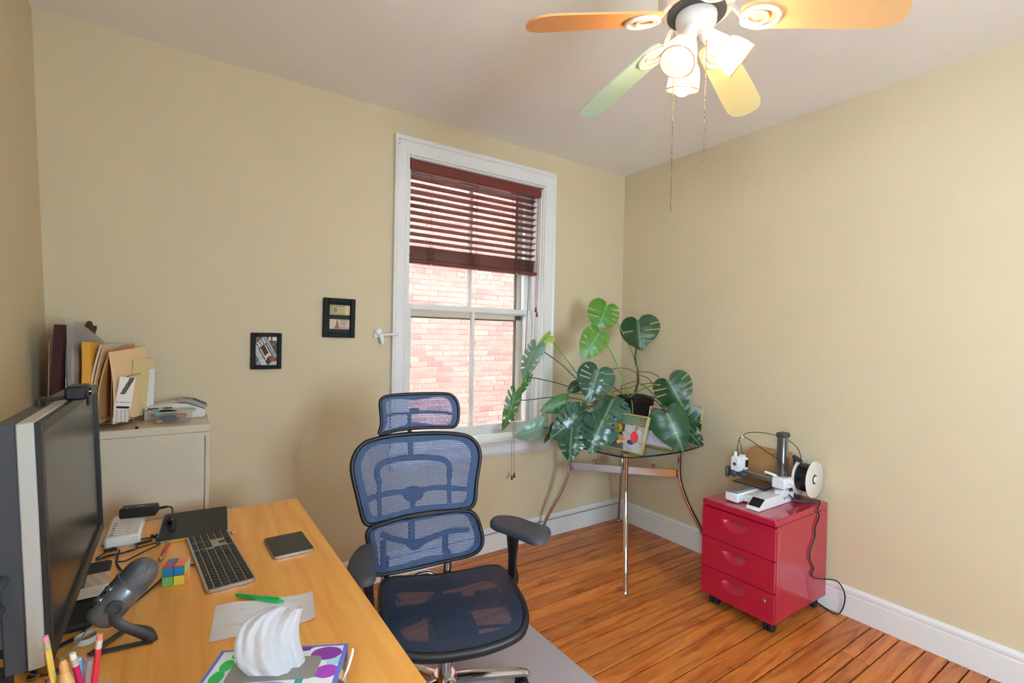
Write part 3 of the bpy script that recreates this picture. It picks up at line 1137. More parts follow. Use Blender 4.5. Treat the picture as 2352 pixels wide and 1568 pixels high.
CY = R(-17)
CO = V((-2.083, -1.175, 0))                                       # floor point under the chair's column
chair = thing('office_chair', 'blue mesh ergonomic office chair with headrest beside the desk', 'chair', CO, CY)
cx_ = V((math.cos(CY), math.sin(CY), 0))                        # chair's sideways axis
cb_ = V((-math.sin(CY), math.cos(CY), 0))                       # towards the chair's back
TILT = R(11)
bu = cb_ * math.sin(TILT) + V((0, 0, 1)) * math.cos(TILT)       # up along the backrest
bn = bu.cross(cx_).normalized()                                 # into the back (away from the sitter)
B0 = V((-2.045, -.97, .55))
def back2d(px, py, off=0.0):
    p = at_plane(px, py, B0 + bn * off, bn) - B0
    return p.dot(cx_), p.dot(bu)
def back3d(x, y, off=0.0, curl=.03):
    return B0 + cx_ * x + bu * y + bn * (off - curl * (x / .25) ** 2)
def pxl(pts, s, ox, oy, off=0.0):
    return [back2d(ox + a / s, oy + b / s, off) for a, b in pts]
def panel(fabname, out2d, curl, band, netm, rim_r, lean=0):
    o2 = catmull([(x, y, 0) for x, y in out2d], 3, True)
    c = sum((p for p in o2), V((0, 0, 0))) / len(o2)
    n_ = len(o2)
    mb = MB()
    rings = 7
    vs = [back3d(c.x, c.y, 0, curl)]
    uv = [(c.x, c.y)]
    for q in range(1, rings + 1):
        for p in o2:
            w = c.lerp(p, q / rings)
            vs.append(back3d(w.x, w.y, 0, curl))
            uv.append((w.x, w.y))
    fs = [(0, 1 + k, 1 + (k + 1) % n_) for k in range(n_)]
    for q in range(rings - 1):
        a = 1 + q * n_
        fs += [(a + k, a + (k + 1) % n_, a + n_ + (k + 1) % n_, a + n_ + k) for k in range(n_)]
    mb.add(vs, fs)
    mb.uv = uv
    fab = ob(fabname, mb, netm, chair, True, angle=80)
    ob('rim', MB().tube([back3d(p.x, p.y, .004, curl) for p in o2], rim_r, 8, True, flat=1.5, up=tuple(bn)), CHB, fab, True, angle=80)
    # moulded frame band behind the netting
    fr = MB()
    vs = []
    for p in o2:
        d = (c - p)
        t = min(.5, band / max(.03, d.length))
        i_ = p + d * t
        for w, of in ((p, .008), (i_, .012), (i_, .024), (p, .024)):
            vs.append(back3d(w.x, w.y, of, curl))
    fs = []
    for k in range(n_):
        j = (k + 1) % n_
        for e in range(4):
            fs.append((k * 4 + e, k * 4 + (e + 1) % 4, j * 4 + (e + 1) % 4, j * 4 + e))
    ob('frame_band', fr.add(vs, fs), CHB, fab, True, angle=50)
    return fab, curl
def strut(name, pts2d, wid, parent, curl, off=.035, thick=.5):
    P = catmull([(x, y, 0) for x, y in pts2d], 5)
    w = wid if isinstance(wid, list) else [wid] * len(pts2d)
    ww = []
    for i in range(len(P)):
        t = i / 5
        a = min(int(t), len(w) - 1)
        b_ = min(a + 1, len(w) - 1)
        ww.append(w[a] + (w[b_] - w[a]) * (t - int(t)))
    return ob(name, MB().tube([back3d(p.x, p.y, off, curl) for p in P], ww, 10, flat=thick, up=tuple(bn)), CHB, parent, True)

s4 = (4.6125, 800, 880)
back_out = [(200, 618), (330, 580), (500, 552), (700, 534), (900, 528), (1080, 532), (1230, 552), (1310, 592), (1362, 655), (1388, 735), (1386, 830), (1370, 930), (1355, 1030), (1346, 1130), (1338, 1230),
            (1312, 1293), (1250, 1325), (1000, 1365), (700, 1410), (400, 1465), (270, 1487), (200, 1480), (160, 1430), (130, 1320), (90, 1150), (55, 1000), (40, 880), (55, 790), (100, 700), (150, 650)]
bk, cu = panel('backrest', pxl(back_out, *s4), .025, .034, NETB, .009)
S = lambda *a: pxl(list(a), *s4, off=.035)
strut('back_post', S((655, 540), (655, 700), (655, 800)), .011, bk, cu, .02)
strut('back_arch', S((330, 1060), (305, 980), (310, 890), (390, 830), (640, 785), (930, 790), (1040, 830), (1072, 910), (1066, 1000)), .0125, bk, cu, .035)
strut('back_leg', S((325, 990), (325, 1200), (335, 1450)), .009, bk, cu, .035)
strut('back_leg', S((1066, 940), (1066, 1100), (1070, 1265)), .009, bk, cu, .035)
strut('back_bow', S((190, 1225), (300, 1195), (420, 1165), (560, 1150), (690, 1165), (830, 1120), (950, 1105), (1060, 1110), (1280, 1125)), [.012, .012, .011, .010, .026, .010, .010, .012, .009], bk, cu, .045)
strut('back_hub', S((575, 1152), (630, 1165), (690, 1172), (750, 1168), (800, 1158)), [.012, .029, .035, .029, .012], bk, cu, .05)
strut('back_post', S((685, 1200), (688, 1360), (690, 1400)), .011, bk, cu, .05)

head_out = [(355, 165), (400, 142), (500, 125), (700, 112), (900, 107), (1040, 110), (1100, 130), (1145, 180), (1165, 245), (1168, 320), (1160, 400), (1130, 452), (1060, 465), (900, 466), (700, 475),
            (550, 490), (430, 515), (352, 537), (328, 522), (340, 480), (350, 420), (345, 330), (336, 240), (340, 190)]
hd_, cu2 = panel('headrest', pxl(head_out, *s4), .02, .024, NETB, .007)
strut('headrest_bow', S((390, 345), (500, 325), (640, 318), (760, 305), (900, 303), (1000, 308), (1100, 325)), .006, hd_, cu2, .03)
ob('headrest_joint', MB().box(-.02, -.012, -.012, .02, .012, .012, .005, T=Matrix.Translation(back3d(*S((700, 290))[0], .035, cu2)) @ Matrix.Rotation(CY, 4, 'Z')), CHB, hd_, True)
strut('headrest_post', S((645, 330), (648, 430), (650, 560)), .0085, hd_, cu2, .035, 1)

s3 = (3.485, 760, 880)
lum_out = [(290, 1180), (310, 1147), (350, 1130), (500, 1087), (700, 1046), (900, 1023), (1075, 1018), (1130, 1035), (1165, 1080), (1190, 1160), (1203, 1230), (1195, 1290), (1160, 1340), (1080, 1382), (900, 1428),
           (700, 1472), (500, 1503), (390, 1510), (335, 1490), (318, 1400), (308, 1300), (292, 1230)]
lm, cu3 = panel('lumbar_support', pxl(lum_out, *s3), .05, .028, NETB, .0085)
S3 = lambda *a: pxl(list(a), *s3, off=.035)
strut('lumbar_bow', S3((400, 1190), (470, 1225), (600, 1262), (670, 1290), (760, 1250), (880, 1205), (960, 1180), (1100, 1165)), [.012, .012, .012, .022, .013, .011, .012, .010], lm, cu3, .035)
strut('lumbar_post', S3((645, 1090), (645, 1180), (645, 1260)), .014, lm, cu3, .04)
strut('lumbar_leg', S3((415, 1240), (415, 1330), (415, 1450)), .012, lm, cu3, .035)
strut('lumbar_leg', S3((915, 1190), (915, 1280), (915, 1350)), .013, lm, cu3, .035)

# seat: rounded pan with a waterfall front, local coordinates
def seat_z(x, y):
    z = .472 + .012 * (x / .25) ** 2 - .006
    if y < -.08:
        z -= .045 * ((-.08 - y) / .13) ** 2
    if y > .15:
        z += .010 * ((y - .15) / .1) ** 2
    return z
half = [(.1, .200), (.18, .205), (.222, .192), (.238, .155), (.243, .07), (.243, -.03), (.238, -.11), (.224, -.165), (.19, -.198), (.1, -.213)]
sx_o = [(0, .197)] + half + [(0, -.216)] + [(-x, y) for x, y in half[::-1]]
o2 = catmull([(x, y, 0) for x, y in sx_o], 3, True)
n_ = len(o2)
mb = MB()
c = V((0, 0, 0))
vs, uv = [(c.x, c.y, seat_z(c.x, c.y))], [(c.x, c.y)]
for q in range(1, 9):
    for p in o2:
        w = c.lerp(p, q / 8)
        vs.append((w.x, w.y, seat_z(w.x, w.y)))
        uv.append((w.x, w.y))
fs = [(0, 1 + k, 1 + (k + 1) % n_) for k in range(n_)]
for q in range(7):
    a = 1 + q * n_
    fs += [(a + k, a + (k + 1) % n_, a + n_ + (k + 1) % n_, a + n_ + k) for k in range(n_)]
mb.add(vs, fs)
mb.uv = uv
seat = ob('seat', mb, NETS, chair, angle=80)
ob('rim', MB().tube([(p.x, p.y, seat_z(p.x, p.y) - .012) for p in o2], .013, 8, True, flat=1.3, up=(0, 0, 1)), CHB, seat, angle=80)
fr = MB()
vs = []
for p in o2:
    d = c - p
    i_ = p + d * min(.5, .05 / d.length)
    z, zi = seat_z(p.x, p.y), seat_z(i_.x, i_.y)
    vs += [(p.x, p.y, z - .012), (i_.x, i_.y, zi - .014), (i_.x, i_.y, zi - .04), (p.x, p.y, z - .032)]
fs = []
for k in range(n_):
    j = (k + 1) % n_
    for e in range(4):
        fs.append((k * 4 + e, k * 4 + (e + 1) % 4, j * 4 + (e + 1) % 4, j * 4 + e))
ob('seat_frame', fr.add(vs, fs), CHB, seat, angle=50)
ob('cross_member', MB().box(-.25, -.03, .425, .25, .05, .448, .01), CHB, seat)
ob('mechanism', MB().box(-.075, -.13, .37, .075, .14, .425, .015), CHB, seat)
ob('lever', MB().tube([(.06, -.06, .39), (.2, -.07, .385), (.235, -.075, .385)], .006, 8), CHB, seat)
# polished spine bracket between the mechanism and the back
sp = MB()
A_ = lambda px, py, of=.03: B0 + cx_ * back2d(px, py, of)[0] + bu * back2d(px, py, of)[1] + bn * of
for pts in (((884, 1275), (884, 1310), (890, 1350), (915, 1385)), ((1026, 1262), (1028, 1295), (1022, 1335), (1000, 1372))):
    sp.tube(catmull([A_(*q) for q in pts], 5), .017, 12, flat=.7, up=tuple(bn))
sp.tube(catmull([A_(*q) for q in ((886, 1345), (915, 1341), (940, 1330), (962, 1319), (985, 1316), (1008, 1324), (1026, 1322))], 5), .0115, 12)
ob('spine_bracket', sp, ALU, chair, True)
# armrests
def arm(side, pad_pts, top_z, stem_top, stem_bot, name_l):
    a = MB()
    poly = catmull([(*p, 0) for p in pad_pts], 3, True)
    n = len(poly)
    c_ = sum(poly, V((0, 0, 0))) / n
    lay = [(.90, -.030), (1.0, -.024), (1.0, -.010), (.96, -.003), (.86, 0), (0.0, .001)]
    vs = []
    for sc_, dz_ in lay:
        for p in poly:
            w = c_.lerp(p, sc_)
            vs.append(V((w.x, w.y, top_z + dz_)))
    fs = [list(range(n))[::-1]]
    for q in range(len(lay) - 1):
        fs += [(q * n + k, q * n + (k + 1) % n, (q + 1) * n + (k + 1) % n, (q + 1) * n + k) for k in range(n)]
    pad = ob('armrest', a.add(vs, fs), CHP, chair, True, angle=50)
    st_, sb = V(stem_top), V(stem_bot)
    m1 = V((sb.x, sb.y, .46))
    ob('arm_post', MB().tube(catmull([st_ + V((0, 0, .015)), st_ - V((0, 0, .06)), (st_ + m1) / 2 - V((0, 0, .03)), m1], 5), [.046, .045, .043, .042, .040, .038, .036, .034, .033, .032, .031, .031, .031, .031, .031, .031], 12, flat=.5, up=tuple(cx_)), CHB, pad, True)
    ob('arm_bracket', MB().tube(catmull([m1 + V((0, 0, .02)), m1 - V((0, 0, .03)), m1.lerp(V((CO.x, CO.y, .425)), .3) - V((0, 0, .03)), m1.lerp(V((CO.x, CO.y, .425)), .6)], 4), .022, 10), CHB, pad, True)
    return pad
AZ = .70
rp = [at_z(x, y, AZ) for x, y in ((1126, 1190), (1136, 1182), (1155, 1180), (1185, 1183), (1215, 1193), (1245, 1203), (1262, 1208), (1265, 1220), (1250, 1236), (1225, 1236), (1190, 1222), (1150, 1207), (1130, 1200))]
arm(1, [(p.x, p.y) for p in rp], AZ, at_z(1178, 1215, AZ - .02), (-1.79, -1.13, .46), 'r')
lp_ = [(-2.335, -1.02), (-2.37, -1.025), (-2.41, -1.075), (-2.445, -1.14), (-2.462, -1.21), (-2.452, -1.265), (-2.42, -1.28), (-2.39, -1.25), (-2.365, -1.17), (-2.335, -1.08)]
arm(-1, lp_, .675, (-2.375, -1.13, .655), (-2.36, -1.12, .46), 'l')
# gas lift and five-star base
gl_ = ob('gas_lift', MB().cyl((0, 0, .09), (0, 0, .30), .026, seg=20), ALU, chair)
ls_ = ob('lift_shroud', MB().lathe([(.032, .2), (.05, .208), (.06, .26), (.075, .38)], 24), CHB, chair)
base = ob('base', MB().lathe([(.03, .075), (.05, .08), (.052, .11), (.04, .125), (.03, .125)], 24), ALU, chair)
for k_ in range(5):
    a = R(-4 + 72 * k_)
    d = V((math.cos(a), math.sin(a), 0))
    pts = [V((0, 0, .1)) + d * .03, V((0, 0, .098)) + d * .12, V((0, 0, .09)) + d * .22, V((0, 0, .082)) + d * .315, V((0, 0, .07)) + d * .328]
    ob('base_leg', MB().tube(catmull(pts, 4), [.026] * 4 + [.024] * 4 + [.021] * 4 + [.018] * 4 + [.012], 10, flat=.8, up=(0, 0, 1)), ALU, base)
    cst = ob('caster', MB().cyl(d * .31 + V((0, 0, .05)), d * .31 + V((0, 0, .085)), .008).sphere(d * .31 + V((0, 0, .042)), .016, 10, 6), CHB, base)
    t = V((-d.y, d.x, 0))
    for s in (-1, 1):
        ob('wheel', MB().tube([d * .31 + t * (s * .006) + V((0, 0, .033)), d * .31 + t * (s * .009) + V((0, 0, .033)), d * .31 + t * (s * .022) + V((0, 0, .033)), d * .31 + t * (s * .025) + V((0, 0, .033))], [.024, .027, .027, .02], 16), RUBBER, cst)

for o in (gl_, ls_, base):
    o.location = (0, .12, 0)                                    # the column sits behind the middle of the seat
# chair mat under it
MATP = GLASS('frosted_vinyl', (.95, .94, .96), .25, haze=(.82, (.80, .77, .82)))
tag(ob('chair_mat', MB().box(-2.54, -2.15, .001, -1.462, -.76, .0035, .001), MATP), 'frosted clear vinyl mat under the office chair', 'floor mat')

# ================================================================ CEILING FAN
FANW = MAT('fan_white_enamel', '#d9d3ca', .35)
FCX, FCY = -1.61, -1.797
fan = thing('ceiling_fan', 'white ceiling fan with pastel blades and three lit lamps', 'ceiling fan', (FCX, FCY, ROOM_H))
FO = V((FCX, FCY, 0))
def F(prof):
    return [(r_, z - ROOM_H) for r_, z in prof]
ob('canopy', MB().lathe(F([(.07, 2.699), (.075, 2.68), (.05, 2.64), (.02, 2.62)]), 28), FANW, fan)
ob('downrod', MB().cyl((0, 0, 2.55 - ROOM_H), (0, 0, 2.65 - ROOM_H), .013), FANW, fan)
ob('motor', MB().lathe(F([(.03, 2.54), (.07, 2.535), (.105, 2.515), (.113, 2.48), (.112, 2.445), (.106, 2.425), (.099, 2.416), (.085, 2.416)]), 36), FANW, fan)
ob('flywheel', MB().lathe(F([(.085, 2.42), (.086, 2.408), (.05, 2.404)]), 30), DGREY, fan)
ob('switch_housing', MB().lathe(F([(.05, 2.412), (.059, 2.408), (.061, 2.398), (.06, 2.383), (.05, 2.362), (.03, 2.35), (.012, 2.346), (0.0, 2.346)]), 30), FANW, fan)
BW = .062
bcol = ['#d99a5c', '#b7d8c4', '#e6d79a', '#e8bd86', '#d99a5c']
bnm = ['orange blade', 'mint green blade', 'pale yellow blade', 'peach blade', 'orange blade pointing towards the room behind']
T0 = 2.767
for k_ in range(5):
    th = T0 - k_ * 2 * math.pi / 5
    d = V((math.cos(th), math.sin(th), 0))
    sdir = V((-d.y, d.x, 0))
    slope = (2.297 - 2.378) / (.53 - .123)
    ax = (d + V((0, 0, slope))).normalized()
    pt = R(-11)
    side = (sdir * math.cos(pt) + ax.cross(sdir) * math.sin(pt)).normalized()
    up_ = ax.cross(side).normalized()
    o_ = d * .123 + V((0, 0, 2.378 - ROOM_H))
    L_ = .415
    outl = []
    for t, wd in ((0, .028), (.006, .038), (.02, .046), (.06, .05), (.2, .055), (.3, .059), (.36, .059), (.392, .05), (.408, .035), (.415, .015)):
        outl.append((t, wd))
    poly = [(t, wd) for t, wd in outl] + [(t, -wd) for t, wd in outl[::-1]]
    Tm = Matrix((( ax.x, side.x, up_.x, o_.x), (ax.y, side.y, up_.y, o_.y), (ax.z, side.z, up_.z, o_.z), (0, 0, 0, 1)))
    bl_ = ob('blade', MB().prism(poly, -.003, .003, T=Tm), MAT('blade_paint', bcol[k_], .5, var=.04, scale=6), fan, label=bnm[k_])
    # bracket: neck and open ring medallion under the blade
    br = MB()
    neck = [d * .07 + V((0, 0, 2.43 - ROOM_H)), d * .10 + V((0, 0, 2.41 - ROOM_H)), o_ + ax * .01 - up_ * .009]
    br.tube(catmull(neck, 5), .0095, 10, flat=.7)
    ring = lambda cx0, rx, ry: [o_ + ax * (cx0 + rx * math.cos(a)) + side * (ry * math.sin(a)) - up_ * .008 for a in [2 * math.pi * j / 26 for j in range(26)]]
    br.tube(ring(.055, .05, .038), .0068, 8, True)
    br.tube(ring(.046, .028, .024), .0052, 8, True)
    ob('blade_bracket', br, FANW, bl_)
SHADE = GLASS('ribbed_lamp_glass', (1.0, .92, .82), .5, haze=(.16, (.95, .70, .48)))
BULB = EMIT('lit_bulb', (1.0, .82, .58), 80)
hubp = V((FCX, FCY, 2.352))
for k_, (rx, ry, dep) in enumerate(((1555, 143, 1.43), (1705, 141, 1.50), (1567, 207, 1.57))):
    P = at_depth(rx, ry, dep)
    dirh = (P - hubp)
    dirh.z = 0
    dirh.normalize()
    st_ = hubp + dirh * .03
    ax = (P - st_)
    LL = ax.length
    ax.normalize()
    sd = ax.cross(V((0, 0, 1))).normalized()
    up_ = ax.cross(sd)
    st_ = st_ - V((FCX, FCY, ROOM_H))
    Tm = Matrix(((sd.x, up_.x, ax.x, st_.x), (sd.y, up_.y, ax.y, st_.y), (sd.z, up_.z, ax.z, st_.z), (0, 0, 0, 1)))
    s0 = LL - .078
    lamp = ob('lamp_holder', MB().lathe([(.017, -.022), (.022, 0), (.026, s0 * .5), (.031, s0 - .005), (.032, s0 + .01), (.026, s0 + .014)], 24, T=Tm), FANW, fan)
    pr = [(.031, s0), (.040, s0 + .012), (.046, s0 + .03), (.049, s0 + .053), (.050, LL)]
    ob('lamp_shade', MB().lathe(pr, 36, T=Tm, caps=False), SHADE, lamp)
    ob('shade_rim', MB().tube([Tm @ V((.050 * math.cos(a), .050 * math.sin(a), LL)) for a in [2 * math.pi * j / 32 for j in range(32)]], .0018, 6, True), MAT('shade_rim_glass', '#b97a4a', .3), lamp)
    bulb_c = Tm @ V((0, 0, LL - .03 if k_ < 2 else LL - .008))
    ob('bulb', MB().sphere(bulb_c, .027, 18, 12), BULB, lamp)
CHAIN = MAT('bead_chain_brass', '#8a6a48', .35, .9)
def chain(p0, p1, parent):
    mb = MB()
    p0, p1 = V(p0), V(p1)
    n = int((p1 - p0).length / .0062)
    for i in range(n):
        mb.sphere(p0.lerp(p1, i / n), .0021, 6, 4)
    mb.tube([p0, p1], .0006, 4)
    return ob('pull_chain', mb, CHAIN, parent)
def at_fan(px, py, dep):
    return at_depth(px, py, dep) - V((FCX, FCY, ROOM_H))
c1t, c1b = at_fan(1552, 78, 1.47), at_fan(1540, 487, 1.47)
c1t.x, c1t.y = c1b.x, c1b.y
chain((c1b.x, c1b.y, c1t.z), c1b, fan)
c2b = at_fan(1616, 377, 1.46)
c2t = at_fan(1624, 95, 1.46)
chain((c2b.x, c2b.y, c2t.z), c2b, fan)

# ================================================================ MONSTERA
def leaf_mat(name, dark, light, rough=.36):
    m = D.materials.new(name)
    m.use_nodes = True
    n, l = nodes(m)
    b = n['Principled BSDF']
    tc = n.new('ShaderNodeTexCoord')
    sp = n.new('ShaderNodeSeparateXYZ')
    l.new(tc.outputs['UV'], sp.inputs[0])
    cr = n.new('ShaderNodeValToRGB')                            # pale midrib fading into the blade
    cr.color_ramp.elements[0].position = .012
    cr.color_ramp.elements[0].color = (*[x * .6 + .4 * y for x, y in zip(lin(light), (.25, .4, .15))], 1)
    cr.color_ramp.elements[1].position = .05
    cr.color_ramp.elements[1].color = (*lin(dark), 1)
    e = cr.color_ramp.elements.new(.5)
    e.color = (*lin(light), 1)
    l.new(sp.outputs[0], cr.inputs[0])
    t = n.new('ShaderNodeTexNoise')
    t.inputs['Scale'].default_value = 25
    l.new(tc.outputs['Object'], t.inputs[0])
    mx = n.new('ShaderNodeMix')
    mx.data_type = 'RGBA'
    mx.blend_type = 'MULTIPLY'
    mx.inputs[0].default_value = .35
    l.new(cr.outputs[0], mx.inputs[6])
    l.new(t.outputs['Color'], mx.inputs[7])
    l.new(mx.outputs[2], b.inputs['Base Color'])
    b.inputs['Roughness'].default_value = rough
    b.inputs['Specular IOR Level'].default_value = .6
    w = n.new('ShaderNodeTexWave')                              # side veins
    w.inputs['Scale'].default_value = 5
    w.bands_direction = 'Y'
    l.new(tc.outputs['UV'], w.inputs[0])
    bp = n.new('ShaderNodeBump')
    bp.inputs['Strength'].default_value = .1
    bp.inputs['Distance'].default_value = .003
    l.new(w.outputs['Fac'], bp.inputs['Height'])
    l.new(bp.outputs[0], b.inputs['Normal'])
    return m
LM = {'d': leaf_mat('leaf_dark', '#1c4426', '#2b5c33'), 'b': leaf_mat('leaf_blue_green', '#285340', '#3a6b55', .25), 'l': leaf_mat('leaf_fresh', '#4f8a2a', '#6aa53c'),
      'y': leaf_mat('leaf_new_yellow', '#8fb04a', '#a8c860'), 'p': leaf_mat('leaf_pale', '#6d917a', '#8aa894', .3), 'g': leaf_mat('leaf_green', '#2f6b28', '#417f35')}
STEMG = MAT('petiole_green', '#6f9a48', .45)
STEMD = MAT('petiole_dark', '#3d5a38', .5)
ROOT = MAT('aerial_root', '#5a3a26', .8, var=.3, scale=60)

OUT = catmull([(0.02, .0, 0), (.10, .12, 0), (.25, .19, 0), (.42, .12, 0), (.52, -.06, 0), (.52, -.30, 0), (.44, -.55, 0), (.30, -.77, 0), (.14, -.93, 0), (.0, -1.06, 0)], 5)
def outline(t):
    q = t * (len(OUT) - 1)
    i = min(int(q), len(OUT) - 2)
    return OUT[i].lerp(OUT[i + 1], q - i)
def leaf_mesh(wr, splits, curl, fold, seed):
    """one monstera blade: two halves laid out along the side veins, real slots cut between the fingers"""
    rg = random.Random(seed)
    mb = MB()
    uv = []
    NV = 7
    for sd in (-1, 1):
        cutpts = [(.36 + .10 * k + rg.uniform(-.015, .015)) for k in range(5) if rg.random() < .72] if splits else []
        grid = [i / 26 for i in range(27)]
        grid = [g for g in grid if all(abs(g - c) > .020 for c in cutpts)]
        marks = [(g, 0) for g in grid] + [(c - .013, 2) for c in cutpts] + [(c + .013, 0) for c in cutpts]
        marks.sort()
        base = len(mb.v)
        for (t, _) in marks:
            e = outline(t)
            my = -max(0, (t - .24) / .76) ** 1.15 * 1.03
            m0 = V((0, my + .0, 0))
            for j in range(NV + 1):
                v = j / NV
                p = m0.lerp(e, v)
                p.y -= .05 * math.sin(math.pi * v) * (1 - t)
                x, y = p.x * sd * wr, p.y
                z = -curl * (x * x) * 1.4 - .22 * curl * (y + .2) ** 2 * 2 + fold * abs(x) - .015 * math.cos(marks.index((t, _)) * 1.2) * v
                mb.v.append(V((x, y, z)))
                uv.append((abs(p.x), t))
        for i in range(len(marks) - 1):
            slot = marks[i][1] == 2
            kind = rg.random()
            v0 = 2 + int(rg.random() * 3)
            v1 = NV if kind < .6 else NV - 1
            for j in range(NV):
                if slot and v0 <= j < v1:
                    continue
                a = base + i * (NV + 1) + j
                q = [a, a + 1, a + NV + 2, a + NV + 1]
                mb.f.append(q if sd > 0 else q[::-1])
                mb.m.append(0)
    mb.uv = uv
    return mb
plant_base = at_depth(1459, 940, 3.36)
plant_base.z = .751
plant = thing('potted_monstera', 'large leafy split-leaf plant in a dark wicker pot on the glass table', 'plant', plant_base)
def zp(x, y):
    return 1140 + x / 3.7327, 660 + y / 3.7327
leaves = [  # notch, tip (in crop units), depth notch, depth tip, width ratio, roll, material, slots
    ((950, 150), (872, 360), 3.32, 3.25, 1.08, 12, 'l', 1), ((885, 390), (745, 600), 3.16, 3.10, .86, 10, 'l', 1),
    ((1213, 278), (1237, 520), 3.28, 3.22, 1.28, -8, 'd', 1), ((877, 700), (800, 960), 3.02, 2.96, 1.12, 5, 'b', 1),
    ((1475, 792), (1605, 1032), 3.04, 2.98, 1.2, -8, 'd', 1), ((1462, 1075), (1612, 1390), 2.96, 2.90, .98, 12, 'd', 0),
    ((1555, 1050), (1690, 1250), 3.02, 3.0, .95, -25, 'd', 1), ((1610, 1065), (1745, 1240), 3.06, 3.04, .8, -20, 'd', 1), ((1625, 1200), (1748, 1360), 3.05, 3.02, .75, -15, 'd', 1),
    ((1450, 985), (1655, 1060), 3.12, 3.08, .7, 10, 'd', 0), ((1003, 955), (920, 1120), 3.02, 2.94, 1.5, -10, 'b', 1),
    ((917, 1135), (800, 1402), 2.94, 2.88, 1.03, 0, 'b', 1), ((650, 1195), (622, 1475), 2.98, 2.90, .9, -10, 'b', 1),
    ((698, 1095), (485, 1288), 3.0, 2.94, .8, 20, 'b', 1), ((760, 1055), (512, 1135), 3.08, 3.04, .85, -15, 'b', 1),
    ((602, 975), (390, 1055), 3.1, 3.06, .62, 10, 'g', 0), ((407, 1190), (172, 1288), 3.06, 3.0, .68, 25, 'p', 0),
    ((492, 1188), (422, 1338), 3.1, 3.08, .42, 40, 'd', 0), ((338, 500), (214, 772), 3.1, 3.05, .58, -25, 'p', 1),
    ((457, 418), (352, 520), 3.14, 3.1, .66, 30, 'y', 0), ((283, 770), (175, 975), 3.06, 3.02, .3, 45, 'g', 1),
    ((165, 902), (75, 1218), 3.0, 2.95, .42, 25, 'g', 1), ((705, 830), (615, 888), 3.16, 3.14, .9, 0, 'd', 0),
    ((1020, 1000), (1085, 1120), 3.06, 3.02, .7, 0, 'd', 1), ((700, 1130), (760, 1330), 3.06, 3.02, .8, 10, 'd', 1),
]
tips = {}
for i, (N_, T_, dn, dt, wr, roll, mk, sp) in enumerate(leaves):
    A = at_depth(*zp(*N_), dn)
    B = at_depth(*zp(*T_), dt)
    ax = A - B
    L_ = ax.length
    ay = ax.normalized()                                        # +Y of the leaf = towards the stalk
    nz = (CAM_POS + V((0, 0, .5)) - A)
    nz = (nz - ay * nz.dot(ay)).normalized()
    nz = Matrix.Rotation(R(roll), 3, ay) @ nz
    axx = ay.cross(nz)
    Tm = Matrix(((axx.x * L_, ay.x * L_, nz.x * L_, A.x), (axx.y * L_, ay.y * L_, nz.y * L_, A.y), (axx.z * L_, ay.z * L_, nz.z * L_, A.z), (0, 0, 0, 1)))
    mb = leaf_mesh(wr, sp, .55, .06 if i != 19 else .7, i)
    mb.v = [Tm @ p for p in mb.v]
    ob('leaf', mb, LM[mk], plant, True, angle=70, recalc=False)
    tips[i] = A
def path(pts, dep0, dep1):
    n = len(pts) - 1
    return [at_depth(*zp(*p), dep0 + (dep1 - dep0) * k / n) for k, p in enumerate(pts)]
stems = [
    ([(965, 185), (1010, 248), (1070, 360), (1140, 500), (1185, 620), (1205, 730), (1200, 860)], 3.32, 3.36, .0035, STEMG),
    ([(890, 395), (925, 462), (990, 565), (1050, 700), (1100, 830), (1138, 950)], 3.16, 3.3, .0042, STEMG),
    ([(457, 420), (540, 535), (620, 640), (700, 745), (850, 870), (1100, 960)], 3.14, 3.33, .0038, STEMG),
    ([(338, 505), (450, 580), (560, 660), (690, 785), (850, 890), (1080, 955)], 3.1, 3.33, .0034, STEMD),
    ([(283, 770), (400, 790), (560, 830), (705, 880), (900, 930), (1080, 950)], 3.06, 3.32, .0034, STEMD),
    ([(165, 905), (205, 962), (300, 960), (440, 943), (570, 940), (700, 955), (830, 990), (1000, 985)], 3.0, 3.3, .003, STEMD),
    ([(1475, 800), (1350, 835), (1260, 868), (1180, 912), (1135, 955)], 3.04, 3.3, .0045, STEMG),
    ([(1213, 285), (1200, 520), (1190, 600), (1207, 700)], 3.28, 3.36, [.003] + [.004] * 5 + [.006] * 5 + [.007] * 5, STEMD),
    ([(1207, 690), (1215, 780), (1205, 850), (1190, 900), (1180, 960)], 3.36, 3.36, .0075, ROOT),
    ([(602, 975), (570, 935), (620, 908), (720, 910), (900, 960)], 3.1, 3.3, .0028, STEMD),
    ([(1462, 1080), (1400, 1000), (1300, 930), (1200, 910)], 2.97, 3.33, .004, STEMD),
    ([(1555, 1050), (1420, 990), (1290, 860), (1220, 820)], 3.02, 3.35, .003, STEMD),
    ([(1003, 960), (1085, 1000), (1160, 1090), (1165, 1000), (1150, 940)], 3.02, 3.3, .004, STEMG),
    ([(917, 1140), (1010, 1030), (1090, 980)], 2.94, 3.3, .004, STEMG),
    ([(650, 1200), (700, 1130), (850, 1000), (1040, 970)], 2.98, 3.3, .0035, STEMD),
    ([(698, 1098), (820, 1010), (1050, 965)], 3.0, 3.3, .0035, STEMD),
    ([(407, 1192), (450, 1215), (560, 1180), (800, 1010)], 3.06, 3.28, .0028, STEMD),
    ([(492, 1188), (540, 1150), (760, 1020)], 3.1, 3.28, .0028, STEMD),
    ([(877, 700), (930, 780), (1060, 900), (1130, 950)], 3.02, 3.3, .004, STEMD),
]
for pts, d0, d1, r_, m in stems:
    P = catmull(path(pts, d0, d1), 5)
    if isinstance(r_, list):
        r_ = (r_ + [r_[-1]] * len(P))[:len(P)]
    ob('stem', MB().tube(P, r_, 8), m, plant, True)
